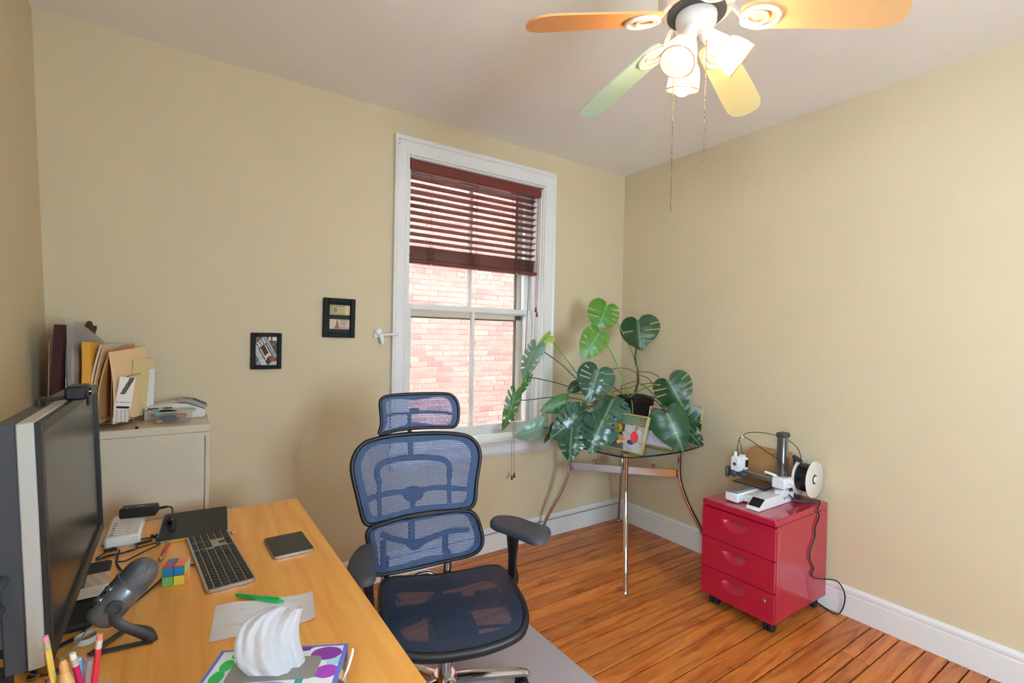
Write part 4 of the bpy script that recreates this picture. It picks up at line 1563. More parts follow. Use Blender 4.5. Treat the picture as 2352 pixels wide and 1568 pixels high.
roots = [[(985, 700), (1080, 690), (1150, 705), (1205, 745), (1225, 800)], [(1205, 722), (1290, 725), (1350, 740), (1395, 768)], [(1225, 752), (1290, 770), (1340, 820), (1370, 850)],
         [(1000, 895), (1060, 872), (1150, 858), (1210, 830)], [(1075, 900), (1070, 850), (1120, 825), (1200, 800)], [(1230, 830), (1290, 825), (1345, 815)], [(985, 860), (975, 840), (995, 820)],
         [(1190, 930), (1185, 1000), (1130, 1050), (1070, 1050)]]
for pts in roots:
    ob('aerial_root', MB().tube(catmull(path(pts, 3.34, 3.34), 5), .0022, 6), ROOT, plant, True)
# dark square wicker pot: wall of woven slats
WICK = MAT('black_wicker', '#1c1413', .45)
pot = MB()
pw, pt_ = .068, .089
ph = 1.03 - .751
for k_ in range(26):
    z = ph * k_ / 26
    s = pw + (pt_ - pw) * k_ / 26
    e = .0025 if k_ % 2 else 0
    pot.box(-s - e, -s - e, z, s + e, s + e, z + ph / 26 * .86, .002)
po = ob('pot', pot, WICK, plant)
po.rotation_euler = (0, 0, R(-8))
ob('soil', MB().box(-.078, -.078, ph - .01, .078, .078, ph + .004, .003), MAT('potting_soil', '#2a1d14', .95, var=.4, scale=80), po)

# ================================================================ PHOTO FRAMES ON THE TABLE
GOLD = MAT('pale_gold_frame', '#cdbf8a', .3, .6)
TZ = .751
def stand_frame(label, y_l, y_r, x_l, x_r, h, lean_, fn, nx=110, ny=110):
    """easel-backed frame; bottom edge runs from (x_l, y_l) to (x_r, y_r); faces the -x side"""
    a, b_ = V((x_l, y_l, 0)), V((x_r, y_r, 0))
    w = (b_ - a).length
    t = thing('photo_frame', label, 'photo frame', ((a + b_) / 2) + V((0, 0, TZ)), 0, 'photo frames on the glass table')
    ex = (b_ - a).normalized()
    back = V((0, 0, 1)).cross(ex)
    if back.x < 0:
        back = -back
    upv = (V((0, 0, 1)) * math.cos(lean_) + back * math.sin(lean_)).normalized()
    nf = ex.cross(upv)
    if nf.x > 0:
        nf = -nf
    Tm = Matrix(((ex.x, upv.x, nf.x, 0), (ex.y, upv.y, nf.y, 0), (ex.z, upv.z, nf.z, .008 * 0 + .006), (0, 0, 0, 1)))
    bw = .009
    f = MB()
    for (p, q, r_, s) in ((-w / 2, -w / 2 + bw, 0, h), (w / 2 - bw, w / 2, 0, h), (-w / 2 + bw, w / 2 - bw, 0, bw), (-w / 2 + bw, w / 2 - bw, h - bw, h)):
        f.box(p, r_, -.018, q, s, .004, .0015, T=Tm)
    ob('frame', f, GOLD, t)
    ob('backing', MB().box(-w / 2 + .004, .004, -.016, w / 2 - .004, h - .004, -.012, T=Tm), BLACK, t)
    printed('photo', w - 2 * bw, h - 2 * bw, nx, ny, fn, PIC, t, Tm @ Matrix.Translation(V((0, h / 2, -.004))))
    ob('glass', MB().box(-w / 2 + bw, bw, -.0015, w / 2 - bw, h - bw, -.0008, T=Tm), PGLASS, t)
    foot = Tm @ V((0, h * .62, -.016))
    end = V((foot.x, foot.y, 0)) + back * .085
    ob('easel', MB().add([foot - ex * .03, foot + ex * .03, end + ex * .035 + V((0, 0, .002)), end - ex * .035 + V((0, 0, .002)),
                          foot - ex * .03 + back * .004, foot + ex * .03 + back * .004, end + ex * .035 + back * .004, end - ex * .035 + back * .004],
                         [(0, 1, 2, 3), (4, 5, 6, 7), (0, 1, 5, 4), (1, 2, 6, 5), (2, 3, 7, 6), (3, 0, 4, 7)]), BLACK, t)
    return t
def ell(u, v, cx, cy, rx, ry, a=0):
    c, s = math.cos(a), math.sin(a)
    x, y = (u - cx) * c + (v - cy) * s, -(u - cx) * s + (v - cy) * c
    return (x / rx) ** 2 + (y / ry) ** 2 < 1
def kids(u, v):
    # two children sitting on a pale path: yellow shirt left, red shirt right
    if ell(u, v, .24, .80, .07, .11): return '#4a3226' if v > .82 else '#9a6a50'
    if ell(u, v, .22, .58, .12, .15): return '#e0a010'
    if ell(u, v, .24, .40, .18, .07): return '#2c2a2c' if v > .41 else '#b9846a'
    if ell(u, v, .30, .34, .2, .06, -.3): return '#c08c70'
    if ell(u, v, .72, .66, .075, .1): return '#c9a088' if u < .72 else '#a08070'
    if ell(u, v, .74, .40, .11, .17, .2): return '#d8404a'
    if ell(u, v, .66, .24, .1, .07): return '#3c4a80'
    if ell(u, v, .50, .24, .16, .045, .25) or ell(u, v, .48, .36, .14, .04, .5): return '#e0a890'
    if ell(u, v, .32, .19, .06, .06) or ell(u, v, .36, .30, .06, .045): return '#e8c810'
    if ell(u, v, .82, .9, .03, .05): return '#b04a44'
    if v > .72 and u > .3: return ['#5c7a5c', '#6f8a68', '#8a9a88'][int(u * 23 + v * 31) % 3]
    if u < .5 - .25 * v: return '#5a5c5e' if int(u * 20 + v * 9) % 3 else '#66686a'
    if u < .42 and v > .5: return '#3c5a3c' if int(u * 30 + v * 20) % 2 else '#4c6a48'
    return '#b9bcc0' if int(u * 6 + v * 11) % 4 else '#a9acb0'
def snow(u, v):
    if v > .72: return ['#6a6258', '#8a8478', '#5c6a50', '#b0aca4', '#9a7a60'][(int(u * 17) * 3 + int(v * 29) * 7) % 5]
    if ell(u, v, .12, .52, .12, .16): return '#4a3c36' if v > .55 else '#7a5c50'
    if ell(u, v, .24, .36, .02, .07, .2): return '#d8502c'
    if ell(u, v, .52, .36, .022, .014) or ell(u, v, .52, .28, .022, .014): return '#22242a'
    if ell(u, v, .1, .4, .1, .02, .15): return '#3a3438'
    if ell(u, v, .55, .22, .2, .14): return '#d4dae2'
    return '#c9d2dc' if v < .45 else '#aab6c2'
def hill(u, v):
    if v > .9 - .1 * u: return '#b8cede'
    if v > .74 - .12 * math.sin(u * 3): return '#3a6a86'
    if v > .55: return '#2f5c78' if int(u * 9) % 2 else '#3f7a5a'
    return '#3f7048' if int(u * 15 + v * 13) % 3 else '#58804c'
stand_frame('front gold-edged photo frame showing two seated children', -.578, -.85, -.735, -.722, .222, R(17), kids)
stand_frame('gold-edged photo frame with a snowy picture, behind the front frame', -.655, -.849, -.475, -.462, .245, R(14), snow)
stand_frame('gold-edged photo frame with blue hills, nearest the right wall', -.645, -.815, -.145, -.140, .235, R(10), hill)
cp = at_depth(1350, 940, 3.22)
gcard = thing('greeting_card', 'white and blue card standing behind the plant leaves on the glass table', 'card', (cp.x, cp.y, TZ), R(-34))
ob('card_sheet', MB().box(-.05, 0, 0, .05, .002, .17, T=TM((0, 0, 0), 0, R(-10))), PAPER, gcard)
ob('card_fold', MB().box(-.05, 0, 0, .05, .002, .165, T=TM((0, .06, 0), 0, R(10))), PAPER, gcard)
printed('card_front', .1, .17, 12, 20, lambda u, v: '#2a90a8' if .35 < v < .6 and u > .3 else '#e6e8ec', PIC, gcard, TM((0, -.0006, 0), 0, R(-10)) @ TM((0, 0, .085), 0, R(90)))

# ================================================================ CARDBOARD BOX
CARD = MAT('brown_cardboard', '#a87c4e', .85, var=.06, scale=15)
UT = uz1
cbx = thing('cardboard_box', 'small brown cardboard carton behind the printer', 'box', (-.07, -1.22, UT))
def hexa(x0, x1, y0, y1, z0, zf, zb):
    vs = [(x0, y0, z0), (x0, y1, z0), (x1, y1, z0), (x1, y0, z0), (x0, y0, zf), (x0, y1, zf), (x1, y1, zb), (x1, y0, zb)]
    return MB().add(vs, [(0, 1, 2, 3), (4, 5, 6, 7), (0, 1, 5, 4), (1, 2, 6, 5), (2, 3, 7, 6), (3, 0, 4, 7)])
ob('carton', hexa(-.112, -.014, -1.335, -1.118, UT, .765, .79), CARD, cbx, True)
ob('flap', hexa(-.1135, -.012, -1.3355, -1.1175, .764, .7655, .7905), CARD, cbx, True)
mk = MB()
for (y, z, w_, h_) in ((-1.262, .648, .012, .02), (-1.247, .648, .010, .02), (-1.257, .665, .03, .002)):
    mk.box(-.1128, y - w_ / 2, z - h_ / 2, -.1122, y + w_ / 2, z + h_ / 2)
for k_ in range(3):
    mk.box(-.09 + k_ * .012, -1.30, .7716 + k_ * .003, -.088 + k_ * .012, -1.25, .7722 + k_ * .003)
ob('printed_mark', mk, BLACK, cbx, True)

# ================================================================ 3D PRINTER
PW = MAT('printer_white', '#d9dcde', .4)
PG = MAT('printer_grey_rail', '#8d9094', .35, .5)
prn = thing('printer', 'white desktop 3D printer on the red drawer unit', '3D printer', (-.33, -1.34, UT))
bs = MB()
bs.prism([(-.485, -1.297), (-.485, -1.222), (-.20, -1.222), (-.20, -1.297)], UT + .004, UT + .052)
bs.prism([(-.43, -1.36), (-.43, -1.297), (-.20, -1.297), (-.20, -1.36)], UT + .004, UT + .046)
ob('base', MB().box(-.485, -1.297, UT + .003, -.19, -1.222, UT + .05, .006).box(-.43, -1.352, UT + .004, -.19, -1.29, UT + .044, .005).box(-.19, -1.42, UT + .003, -.165, -1.222, UT + .05, .005), PW, prn, True)
cs = MB().prism([(-.505, 0), (-.165, 0), (-.165, .052), (-.44, .052), (-.498, .012)], -1.421, -1.352, T=Matrix(((1, 0, 0, 0), (0, 0, 1, 0), (0, 1, 0, UT + .002), (0, 0, 0, 1))))
con = ob('control_box', cs, PW, prn, True, angle=20)
sl = V((-.44 + .498, 0, .04)).normalized()
nn = V((-sl.z, 0, sl.x))
c0 = V((-.469, -1.3865, UT + .034)) + nn * .0006
ob('screen', MB().add([c0 + sl * a + V((0, b_, 0)) + nn * t for t in (0, .001) for a, b_ in ((-.029, -.03), (.029, -.03), (.029, .03), (-.029, .03))], [(0, 1, 2, 3), (4, 5, 6, 7), (0, 1, 5, 4), (1, 2, 6, 5), (2, 3, 7, 6), (3, 0, 4, 7)]), MAT('screen_black', '#0e0f10', .15), con, True)
for x_, w_ in ((-.262, .014), (-.245, .006), (-.233, .006)):
    ob('port', MB().box(x_ - w_ / 2, -1.4216, UT + .026, x_ + w_ / 2, -1.4205, UT + .032), BLACK, con, True)
ob('cable_clip', MB().box(-.36, -1.365, UT + .044, -.34, -1.345, UT + .056, .003), PW, prn, True)
ob('bed_rail', MB().box(-.462, -1.284, UT + .05, -.2, -1.236, UT + .058, .003).box(-.475, -1.29, UT + .05, -.455, -1.23, UT + .062, .003), PG, prn, True)
ob('bed_carriage', MB().box(-.27, -1.30, UT + .046, -.16, -1.225, UT + .056), DGREY, prn, True)
ob('bed', MB().box(-.302, -1.337, UT + .056, -.13, -1.155, UT + .0615), BLACK, prn, True)
ob('build_plate', MB().box(-.304, -1.339, UT + .062, -.128, -1.153, UT + .0635), MAT('bronze_build_plate', '#6e634f', .28, .7), prn, True)
ob('z_column', MB().box(-.287, -1.424, UT + .04, -.235, -1.386, .918, .004), STEEL, prn, True)
ob('column_slot', MB().box(-.2885, -1.412, UT + .1, -.286, -1.399, .91).box(-.27, -1.4255, UT + .1, -.262, -1.4235, .91), DGREY, prn, True)
ob('column_cap', MB().box(-.292, -1.43, .915, -.23, -1.381, .94, .006), DGREY, prn, True)
ob('column_foot', MB().box(-.295, -1.43, UT + .04, -.226, -1.38, UT + .075, .006), PW, prn, True)
ob('x_beam', MB().box(-.30, -1.42, .672, -.278, -1.155, .698, .003), STEEL, prn, True)
ob('x_drive', MB().box(-.325, -1.452, .655, -.24, -1.383, .712, .006).tube([(-.305, -1.40, .715), (-.315, -1.37, .722), (-.32, -1.345, .726)], .007, 8).cyl((-.27, -1.452, .69), (-.27, -1.466, .69), .012), PW, prn, True)
th_ = ob('tool_head', MB().box(-.345, -1.185, .695, -.30, -1.135, .775, .005).box(-.30, -1.2, .705, -.275, -1.145, .77, .004).cyl((-.325, -1.152, .77), (-.325, -1.152, .80), .009).box(-.305, -1.19, .765, -.285, -1.16, .785, .004), PW, prn, True)
Tl = Matrix.Translation(V((-.3455, -1.16, .735))) @ Matrix.Rotation(R(-90), 4, 'Y')
ob('logo', MB().lathe([(.006, 0), (.0095, .0008), (.0095, 0), (.006, -.001)], 18, T=Tl).lathe([(0, .0012), (.004, .0012), (.004, 0)], 12, T=Tl), MAT('copper_logo', '#9a6a3a', .3, .8), th_, True)
ob('nozzle_shroud', MB().box(-.352, -1.17, .668, -.30, -1.13, .70, .008).box(-.36, -1.128, .655, -.325, -1.112, .715, .006).box(-.34, -1.215, .67, -.295, -1.165, .695, .008).cyl((-.33, -1.15, .655), (-.33, -1.15, .675), .004, .008), DGREY, th_, True)
ob('head_cutout', MB().box(-.303, -1.2015, .72, -.28, -1.1985, .76), BLACK, th_, True)
for o in [th_]:
    o.location.y -= .028
def pp(q, x):
    return at_plane(*q, (x, 0, 0), V((1, 0, 0)))
z6 = lambda x, y: (1640 + x / 6.818, 970 + y / 6.818)
cabl = [[(360, 455), (370, 360), (395, 260), (445, 210)], [(445, 500), (425, 380), (395, 280), (410, 230), (445, 215)]]
for pts in cabl:
    ob('cable', MB().tube(catmull([pp(z6(*q), -.32) for q in pts], 6), .0016, 6), CABLE, prn, True)
P = [pp(z6(*q), x) for q, x in (((445, 212), -.32), ((520, 165), -.3), ((640, 152), -.28), ((800, 165), -.26), ((1000, 210), -.25), ((1150, 270), -.22), ((1290, 380), -.19), ((1350, 500), -.17), ((1368, 610), -.16))]
ob('filament_tube', MB().tube(catmull(P, 6), .002, 6), CABLE, prn, True)
P = [pp(z6(*q), x) for q, x in (((445, 215), -.32), ((560, 270), -.31), ((780, 430), -.31), ((1000, 580), -.30), ((1100, 680), -.29), ((1145, 780), -.285), ((1152, 860), -.283))]
ob('filament_tube', MB().tube(catmull(P, 6), .002, 6), CABLE, prn, True)
ob('tube_clip', MB().sphere(pp(z6(445, 225), -.322), .007, 8, 6), PW, prn, True)
# spool on its holder
SPW = MAT('spool_cream', '#cfc9bf', .5)
sp_ = thing('filament_spool', 'cream spool of black filament hanging beside the printer', 'filament spool', (-.112, -1.46, UT))
scz = .693
def TY(y):
    return Matrix.Translation(V((-.112, y, scz))) @ Matrix.Rotation(R(90), 4, 'X')
for y in (-1.499, -1.428):
    ob('flange', MB().lathe([(.026, -.0015), (.096, -.0015), (.098, 0), (.096, .0015), (.026, .0015), (.026, -.0015)], 48, T=TY(y), caps=False), SPW, sp_, True)
ob('filament', MB().lathe([(.05, -.033), (.074, -.033), (.074, .033), (.05, .033)], 40, T=TY(-1.4635)), MAT('black_filament', '#0c0c0d', .25, bump=.3, bscale=300), sp_, True)
ob('core', MB().lathe([(.027, -.036), (.03, -.036), (.03, .036), (.027, .036)], 30, T=TY(-1.4635), caps=False), SPW, sp_, True)
holder = ob('spool_arm', MB().box(-.135, -1.425, UT + .04, -.118, -1.395, .80, .006).tube([(-.15, -1.41, .80), (-.16, -1.43, .795), (-.165, -1.455, .785)], .012, 8).cyl((-.112, -1.41, scz), (-.112, -1.502, scz), .014).box(-.235, -1.42, UT + .05, -.12, -1.40, UT + .075, .004), DGREY, prn, True)
ob('spool_hub_cap', MB().sphere((-.112, -1.503, scz), .018, 14, 8, sc=(1, .5, 1)), SPW, prn, True)
# power cord
z7 = lambda x, y: (1580 + x / 3.135, 960 + y / 3.135)
def side(q, off=.006):
    return at_plane(*q, (0, uy0 - off, 0), V((0, 1, 0)))
cord = [V((-.20, -1.43, UT + .02)), V((-.16, -1.46, UT + .012)), V((-.10, -1.49, UT + .008)), V((-.085, -1.515, UT + .008))]
cord += [side(z7(*q)) for q in ((935, 660), (945, 710), (915, 790), (915, 850), (880, 960), (880, 1020), (905, 1080), (890, 1120), (920, 1152))]
cord += [at_plane(*z7(*q), (-.03, 0, 0), V((1, 0, 0))) for q in ((1050, 1165), (1100, 1200), (1130, 1270), (1125, 1340), (1100, 1395))]
fz = at_z(*z7(1070, 1410), .005)
cord += [fz, at_z(*z7(1020, 1388), .005), at_z(*z7(930, 1325), .005)]
pcord = thing('power_lead', 'black power lead hanging down the side of the red drawer unit', 'cord', cord[-1])
ob('flex', MB().tube(catmull(cord, 6), .0032, 8), CABLE, pcord, True)
cd2 = [V((-.24, -1.425, UT + .05)), V((-.2, -1.45, UT + .02)), V((-.13, -1.475, UT + .009)), V((-.09, -1.50, UT + .009)), V((-.12, -1.49, UT + .008)), V((-.18, -1.45, UT + .008)), V((-.20, -1.424, UT + .012))]
ob('ribbon_cable', MB().tube(catmull(cd2, 6), .004, 8), DGREY, prn, True)

# ================================================================ THINGS ON THE DESK
def frame2d(p0, ex):
    """matrix with local X along ex (world XY), origin p0 on the desk"""
    e = V((ex[0], ex[1], 0)).normalized()
    return math.atan2(e.y, e.x)

# ---- monitor
MONG = MAT('monitor_graphite', '#3b3e45', .45)
MONS = MAT('monitor_silver_band', '#b9bbb8', .35, .3)
SCRN = MAT('monitor_screen', '#191817', .22, spec=.6)
my0, my1, mz0, mz1 = -1.67, -1.005, .868, 1.266
mon = thing('monitor', 'large dark desktop monitor seen edge-on with a silver side band', 'monitor', (-3.13, -1.33, DZ))
lt_ = R(2.5)
Tm = Matrix.Translation(V((-3.073, 0, mz0))) @ Matrix.Rotation(-lt_, 4, 'Y')
def mbx(x0, x1, y0, y1, z0, z1, b=0, mb=None):
    return (mb or MB()).box(x0, y0, z0, x1, y1, z1, b, T=Tm)
H_ = mz1 - mz0
ob('rear_shell', mbx(-.055, -.028, my0, my1, 0, H_, .002), MONG, mon, True)
ob('side_band', mbx(-.028, -.006, my0 - .0006, my1 + .0006, -.0006, H_ + .0006, .002), MONS, mon, True)
bz = MB()
bw = .021
for (a0, a1, c0, c1) in ((my0, my0 + bw, 0, H_), (my1 - bw, my1, 0, H_), (my0 + bw, my1 - bw, 0, bw), (my0 + bw, my1 - bw, H_ - bw, H_)):
    mbx(-.006, .002, a0, a1, c0, c1, .0012, bz)
ob('bezel', bz, MAT('bezel_black', '#1f1f1f', .4), mon, True)
ob('screen', mbx(-.006, -.0045, my0 + bw, my1 - bw, bw, H_ - bw), SCRN, mon, True)
bk_ = ob('back_housing', mbx(-.1, -.055, my0 + .05, my1 - .05, .06, H_ - .05, .02), MONG, mon, True)
vt = MB()
for k_ in range(40):
    mbx(-.066, -.0555, my0 + .012, my0 + .05, .19 + k_ * .0042, .1922 + k_ * .0042, 0, vt)
vv = ob('vents', vt, DGREY, mon, True)
vv['kind'] = 'stuff'
ob('side_port_block', mbx(-.072, -.052, my0 + .001, my0 + .1, .045, .17, .003), MONG, mon, True)
ob('usb_port', mbx(-.066, -.060, my0 + .0002, my0 + .003, .135, .155), WPLAST, mon, True)
ob('usb_port', mbx(-.066, -.060, my0 + .0002, my0 + .003, .105, .125), BLACK, mon, True)
ob('stand_neck', MB().box(-3.19, -1.40, DZ + .02, -3.16, -1.25, 1.06, .006), MONG, mon, True)
ob('stand_base', MB().box(-3.26, -1.305, DZ, -3.058, -.935, DZ + .014, .004), BLACKM, mon, True)
for k_, (zz, yy) in enumerate(((1.02, 0), (.975, .004), (.965, -.004))):
    x_ = -3.132 - .004 * k_
    ob('plug', MB().tube([(x_, my0 - .001, zz), (x_ - .002, my0 - .022, zz - .002), (x_ - .01, my0 - .036, zz - .014)], [.010, .010, .007], 10), DGREY, mon, True)
    end = V((x_ - .03 - .02 * k_, my0 + .03, DZ + .006))
    ob('cable', MB().tube(catmull([(x_ - .01, my0 - .036, zz - .014), (x_ - .014, my0 - .036, zz - .06), (x_ - .02, my0 - .02, zz - .13), end], 6), .0032, 8), MAT('grey_cable', '#8a8d90', .5), mon, True)

# ---- webcam
wc = thing('webcam', 'black webcam clipped on top of the monitor', 'webcam', (-3.08, -1.36, mz1))
wcz = mz1 + .002
ob('camera_body', MB().box(-3.098, -1.415, wcz + .001, -3.062, -1.345, wcz + .03, .005), BLACK, wc, True)
ob('lens', MB().cyl((-3.063, -1.38, wcz + .016), (-3.058, -1.38, wcz + .016), .009, .008, 16), MAT('lens_glass', '#08090c', .05), wc, True)
ob('label', MB().box(-3.085, -1.3455, wcz + .008, -3.07, -1.3445, wcz + .026), MAT('pale_label', '#c7ccb6', .6), wc, True)
ob('clip_arm', MB().tube([(-3.085, -1.395, wcz + .008), (-3.105, -1.41, wcz + .006), (-3.118, -1.418, wcz + .006)], .004, 10).box(-3.136, -1.44, wcz - .03, -3.128, -1.39, wcz + .01, .003).box(-3.13, -1.43, wcz + .002, -3.115, -1.4, wcz + .009, .002), BLACK, wc, True)
ob('front_lip', MB().box(-3.066, -1.39, wcz - .014, -3.061, -1.37, wcz + .004, .002), BLACK, wc, True)

# ---- cards lying on the stand base
cdx = thing('business_cards', 'small stack of printed cards on the monitor base', 'cards', (-3.085, -1.10, DZ + .014))
def card_fn(u, v):
    if v < .3: return '#e9e9ec'
    if u < .25: return '#2f86a8'
    return '#c9b8a8' if int(u * 8 + v * 6) % 3 else '#d8cabc'
for k_ in range(3):
    ob('card', MB().box(-.035, -.07, .0006 + k_ * .0012, .03, .07, .0014 + k_ * .0012, T=TM((.002 * k_, -.004 * k_, 0), R(8 - 3 * k_))), PAPER, cdx)
printed('card_print', .062, .12, 14, 26, card_fn, PIC, cdx, TM((.004, .004, .0055), R(2)))

# ---- telephone and dark boxes behind the monitor
ph = thing('desk_telephone', 'beige keypad telephone half hidden behind the monitor', 'telephone', (-3.22, -1.30, DZ))
PT = TM((-3.225, -1.03, DZ + .03), R(-10), 0, R(20))
ob('phone_body', MB().box(-.06, -.05, .015, .06, .09, .05, .008, T=PT), MAT('phone_charcoal', '#26272a', .5), ph, True)
for r_ in range(4):
    for c_ in range(3):
        ob('key', MB().box(-.035 + c_ * .024, -.04 + r_ * .024, .05, -.018 + c_ * .024, -.024 + r_ * .024, .056, .002, T=PT), MAT('phone_key_beige', '#cfc7b0', .5) if not (r_ or c_) else D.materials['phone_key_beige'], ph, True)
spk = thing('computer_tower', 'small black and grey computer case against the left wall behind the monitor', 'computer', (-3.24, -.85, DZ))
ob('case', MB().box(-3.29, -.925, DZ, -3.195, -.64, 1.075, .004), BLACKM, spk, True)
ob('front_panel', MB().box(-3.285, -.931, DZ + .01, -3.225, -.925, 1.06, .002), DGREY, spk, True)
ob('lid', MB().box(-3.292, -.927, 1.075, -3.19, -.635, 1.09, .003), BLACK, spk, True)
ob('case_cable', MB().tube(catmull([(-3.20, -.99, 1.0), (-3.23, -1.02, .93), (-3.26, -1.03, .85), (-3.25, -1.04, .76)], 6), .003, 8), CABLE, spk, True)

# ---- keyboard
KBA = math.atan2(-.428, .04)                                    # local X runs along the long side, numpad at -X
kb = thing('keyboard', 'silver keyboard with black keys on the desk', 'keyboard', (-2.803, -1.059, DZ), KBA)
ALUM = MAT('keyboard_aluminium', '#b4b2ac', .35, .85)
KEYM = MAT('key_black', '#1a1a19', .5)
kw, kd = .419, .115
def rrect(w, d, r_, n=5):
    P = []
    for cx, cy, a0 in ((w / 2 - r_, d / 2 - r_, 0), (-w / 2 + r_, d / 2 - r_, 90), (-w / 2 + r_, -d / 2 + r_, 180), (w / 2 - r_, -d / 2 + r_, 270)):
        for i in range(n + 1):
            a = R(a0 + 90 * i / n)
            P.append((cx + r_ * math.cos(a), cy + r_ * math.sin(a)))
    return P
ob('tray', MB().prism(rrect(kw, kd, .009), .001, .0092), ALUM, kb)
LEG = MB()
keyme = {}
def key(x, y, w, d, txt=''):
    k2 = (round(w, 4), round(d, 4))
    if k2 not in keyme:
        keyme[k2] = MB().box(-w / 2, -d / 2, 0, w / 2, d / 2, .0016, .0006).mesh('key', KEYM)
    o = ob('key', keyme[k2], None, kb)
    o.location = (-x, -y, .0092)
    if txt:
        vs, fs = text_verts(txt, .0058 if len(txt) == 1 else .0034)
        LEG.add(vs, fs, T=TM((-x, -y, .01095), R(180)))
U = .0188
rows = ['`1234567890-=', 'QWERTYUIOP[]\\', "ASDFGHJKL;'", 'ZXCVBNM,./']
# user coordinates: x to the right (numpad side), y away from the user; origin centre -> world flips by 180 deg
def put(ux_, uy_, w, d, t=''):
    key(ux_, uy_, w, d, t)
x0 = -kw / 2 + .0055
yr = [kd / 2 - .012, kd / 2 - .0285, kd / 2 - .0472, kd / 2 - .0659, kd / 2 - .0846, kd / 2 - .1033]
ks = .0163
fn_n = 14
for i in range(fn_n):
    wv = (15 * U - .002) / fn_n
    put(x0 + wv * (i + .5), yr[0], wv - .0022, .0115, 'esc' if i == 0 else 'F%d' % i if i < 13 else '')
def row(y, items):
    x = x0
    for w, t in items:
        put(x + w * U / 2, y, w * U - .0024, ks, t)
        x += w * U
row(yr[1], [(1, c) for c in rows[0]] + [(1.9, 'delete')])
row(yr[2], [(1.5, 'tab')] + [(1, c) for c in rows[1]] + [(.4 + 0, '')][:0] + [(.4, '')][:0])
row(yr[3], [(1.75, 'caps')] + [(1, c) for c in rows[2]] + [(2.15, 'return')])
row(yr[4], [(2.25, 'shift')] + [(1, c) for c in rows[3]] + [(2.65, 'shift')])
row(yr[5], [(1.25, 'fn'), (1.25, 'ctrl'), (1.25, 'opt'), (1.35, 'cmd'), (5.4, ''), (1.35, 'cmd'), (1.3, 'opt'), (1.75, 'ctrl')])
nx0 = x0 + 15 * U + .005
for i in range(3):
    for j in (0, 1, 2):
        put(nx0 + U * (i + .5), yr[j], U - .0024, ks if j else .0115, ['fn', 'home', 'pg', 'F14', 'end', 'pg', '', '', ''][i + 3 * (1 if j else 0)] if j < 2 else 'end')
put(nx0 + U * 1.5, yr[4], U - .0024, ks, '')
for i in range(3):
    put(nx0 + U * (i + .5), yr[5], U - .0024, ks, '')
px0 = nx0 + 3 * U + .005
np_ = ['789', '456', '123']
for i in range(4):
    put(px0 + U * (i + .5), yr[0], U - .0024, .0115, 'F%d' % (16 + i))
    put(px0 + U * (i + .5), yr[1], U - .0024, ks, 'c=/*'[i])
for j in range(3):
    for i in range(3):
        put(px0 + U * (i + .5), yr[2 + j], U - .0024, ks, np_[j][i])
    put(px0 + U * 3.5, yr[2 + j], U - .0024, ks, '-+ '[j].strip())
put(px0 + U, yr[5], 2 * U - .0024, ks, '0')
put(px0 + U * 2.5, yr[5], U - .0024, ks, '.')
put(px0 + U * 3.5, yr[5], U - .0024, ks, '')
lg_ = ob('key_legends', LEG, PAPER, kb, recalc=False)
lg_['kind'] = 'stuff'
ob('keyboard_cable', MB().tube(catmull([at_z(*q, DZ + .004) for q in ((446, 1297), (415, 1299), (385, 1312), (366, 1334), (335, 1362), (300, 1390), (262, 1412))], 6), .0022, 8), CABLE, kb, True)

# ---- trackpad
tp = thing('trackpad', 'black and silver trackpad beside the keyboard', 'trackpad', (-2.611, -1.07, DZ), R(-88))
ob('shell', MB().prism(rrect(.16, .115, .006), .001, .0085), ALUM, tp)
ob('touch_surface', MB().prism(rrect(.1575, .1125, .005), .0085, .0098), MAT('trackpad_black_glass', '#232220', .35), tp)
ob('feet', MB().box(-.07, -.045, 0, .07, .045, .001), RUBBER, tp)

# ---- drawing tablet with stylus
MINT = MAT('tablet_mint_edge', '#9fc4b0', .5)
wt = thing('drawing_tablet', 'black drawing tablet with mint green edge at the back of the desk', 'drawing tablet', (-2.852, -.712, DZ), R(-3.5))
ob('tablet_shell', MB().prism(rrect(.2, .272, .012), 0, .006), MINT, wt)
ob('drawing_surface', MB().prism(rrect(.194, .266, .010), .006, .0078), MAT('tablet_black', '#1f1e1d', .55), wt)
sty = thing('stylus_pen', 'short black stylus lying on the drawing tablet', 'stylus', (-2.915, -.715, DZ + .0078), R(-93))
ob('barrel', MB().tube([(-.055, 0, .0065), (-.045, 0, .0065), (.04, 0, .0065), (.052, 0, .0065)], [.006, .0065, .0065, .005], 14), BLACKM, sty)
ob('side_button', MB().box(-.01, -.002, .0115, .02, .002, .0138, .0008), BLACK, sty)
ob('nib', MB().cyl((.052, 0, .0065), (.06, 0, .0065), .003, .001, 10), DGREY, sty)
dg = thing('usb_receiver', 'tiny black USB receiver at the left edge of the drawing tablet', 'USB receiver', (-2.964, -.77, DZ), R(5))
ob('plug_body', MB().box(-.011, -.009, .001, .009, .009, .008, .002), BLACK, dg)
ob('plug_mark', MB().box(-.004, -.003, .008, .003, .003, .0083), PAPER, dg)

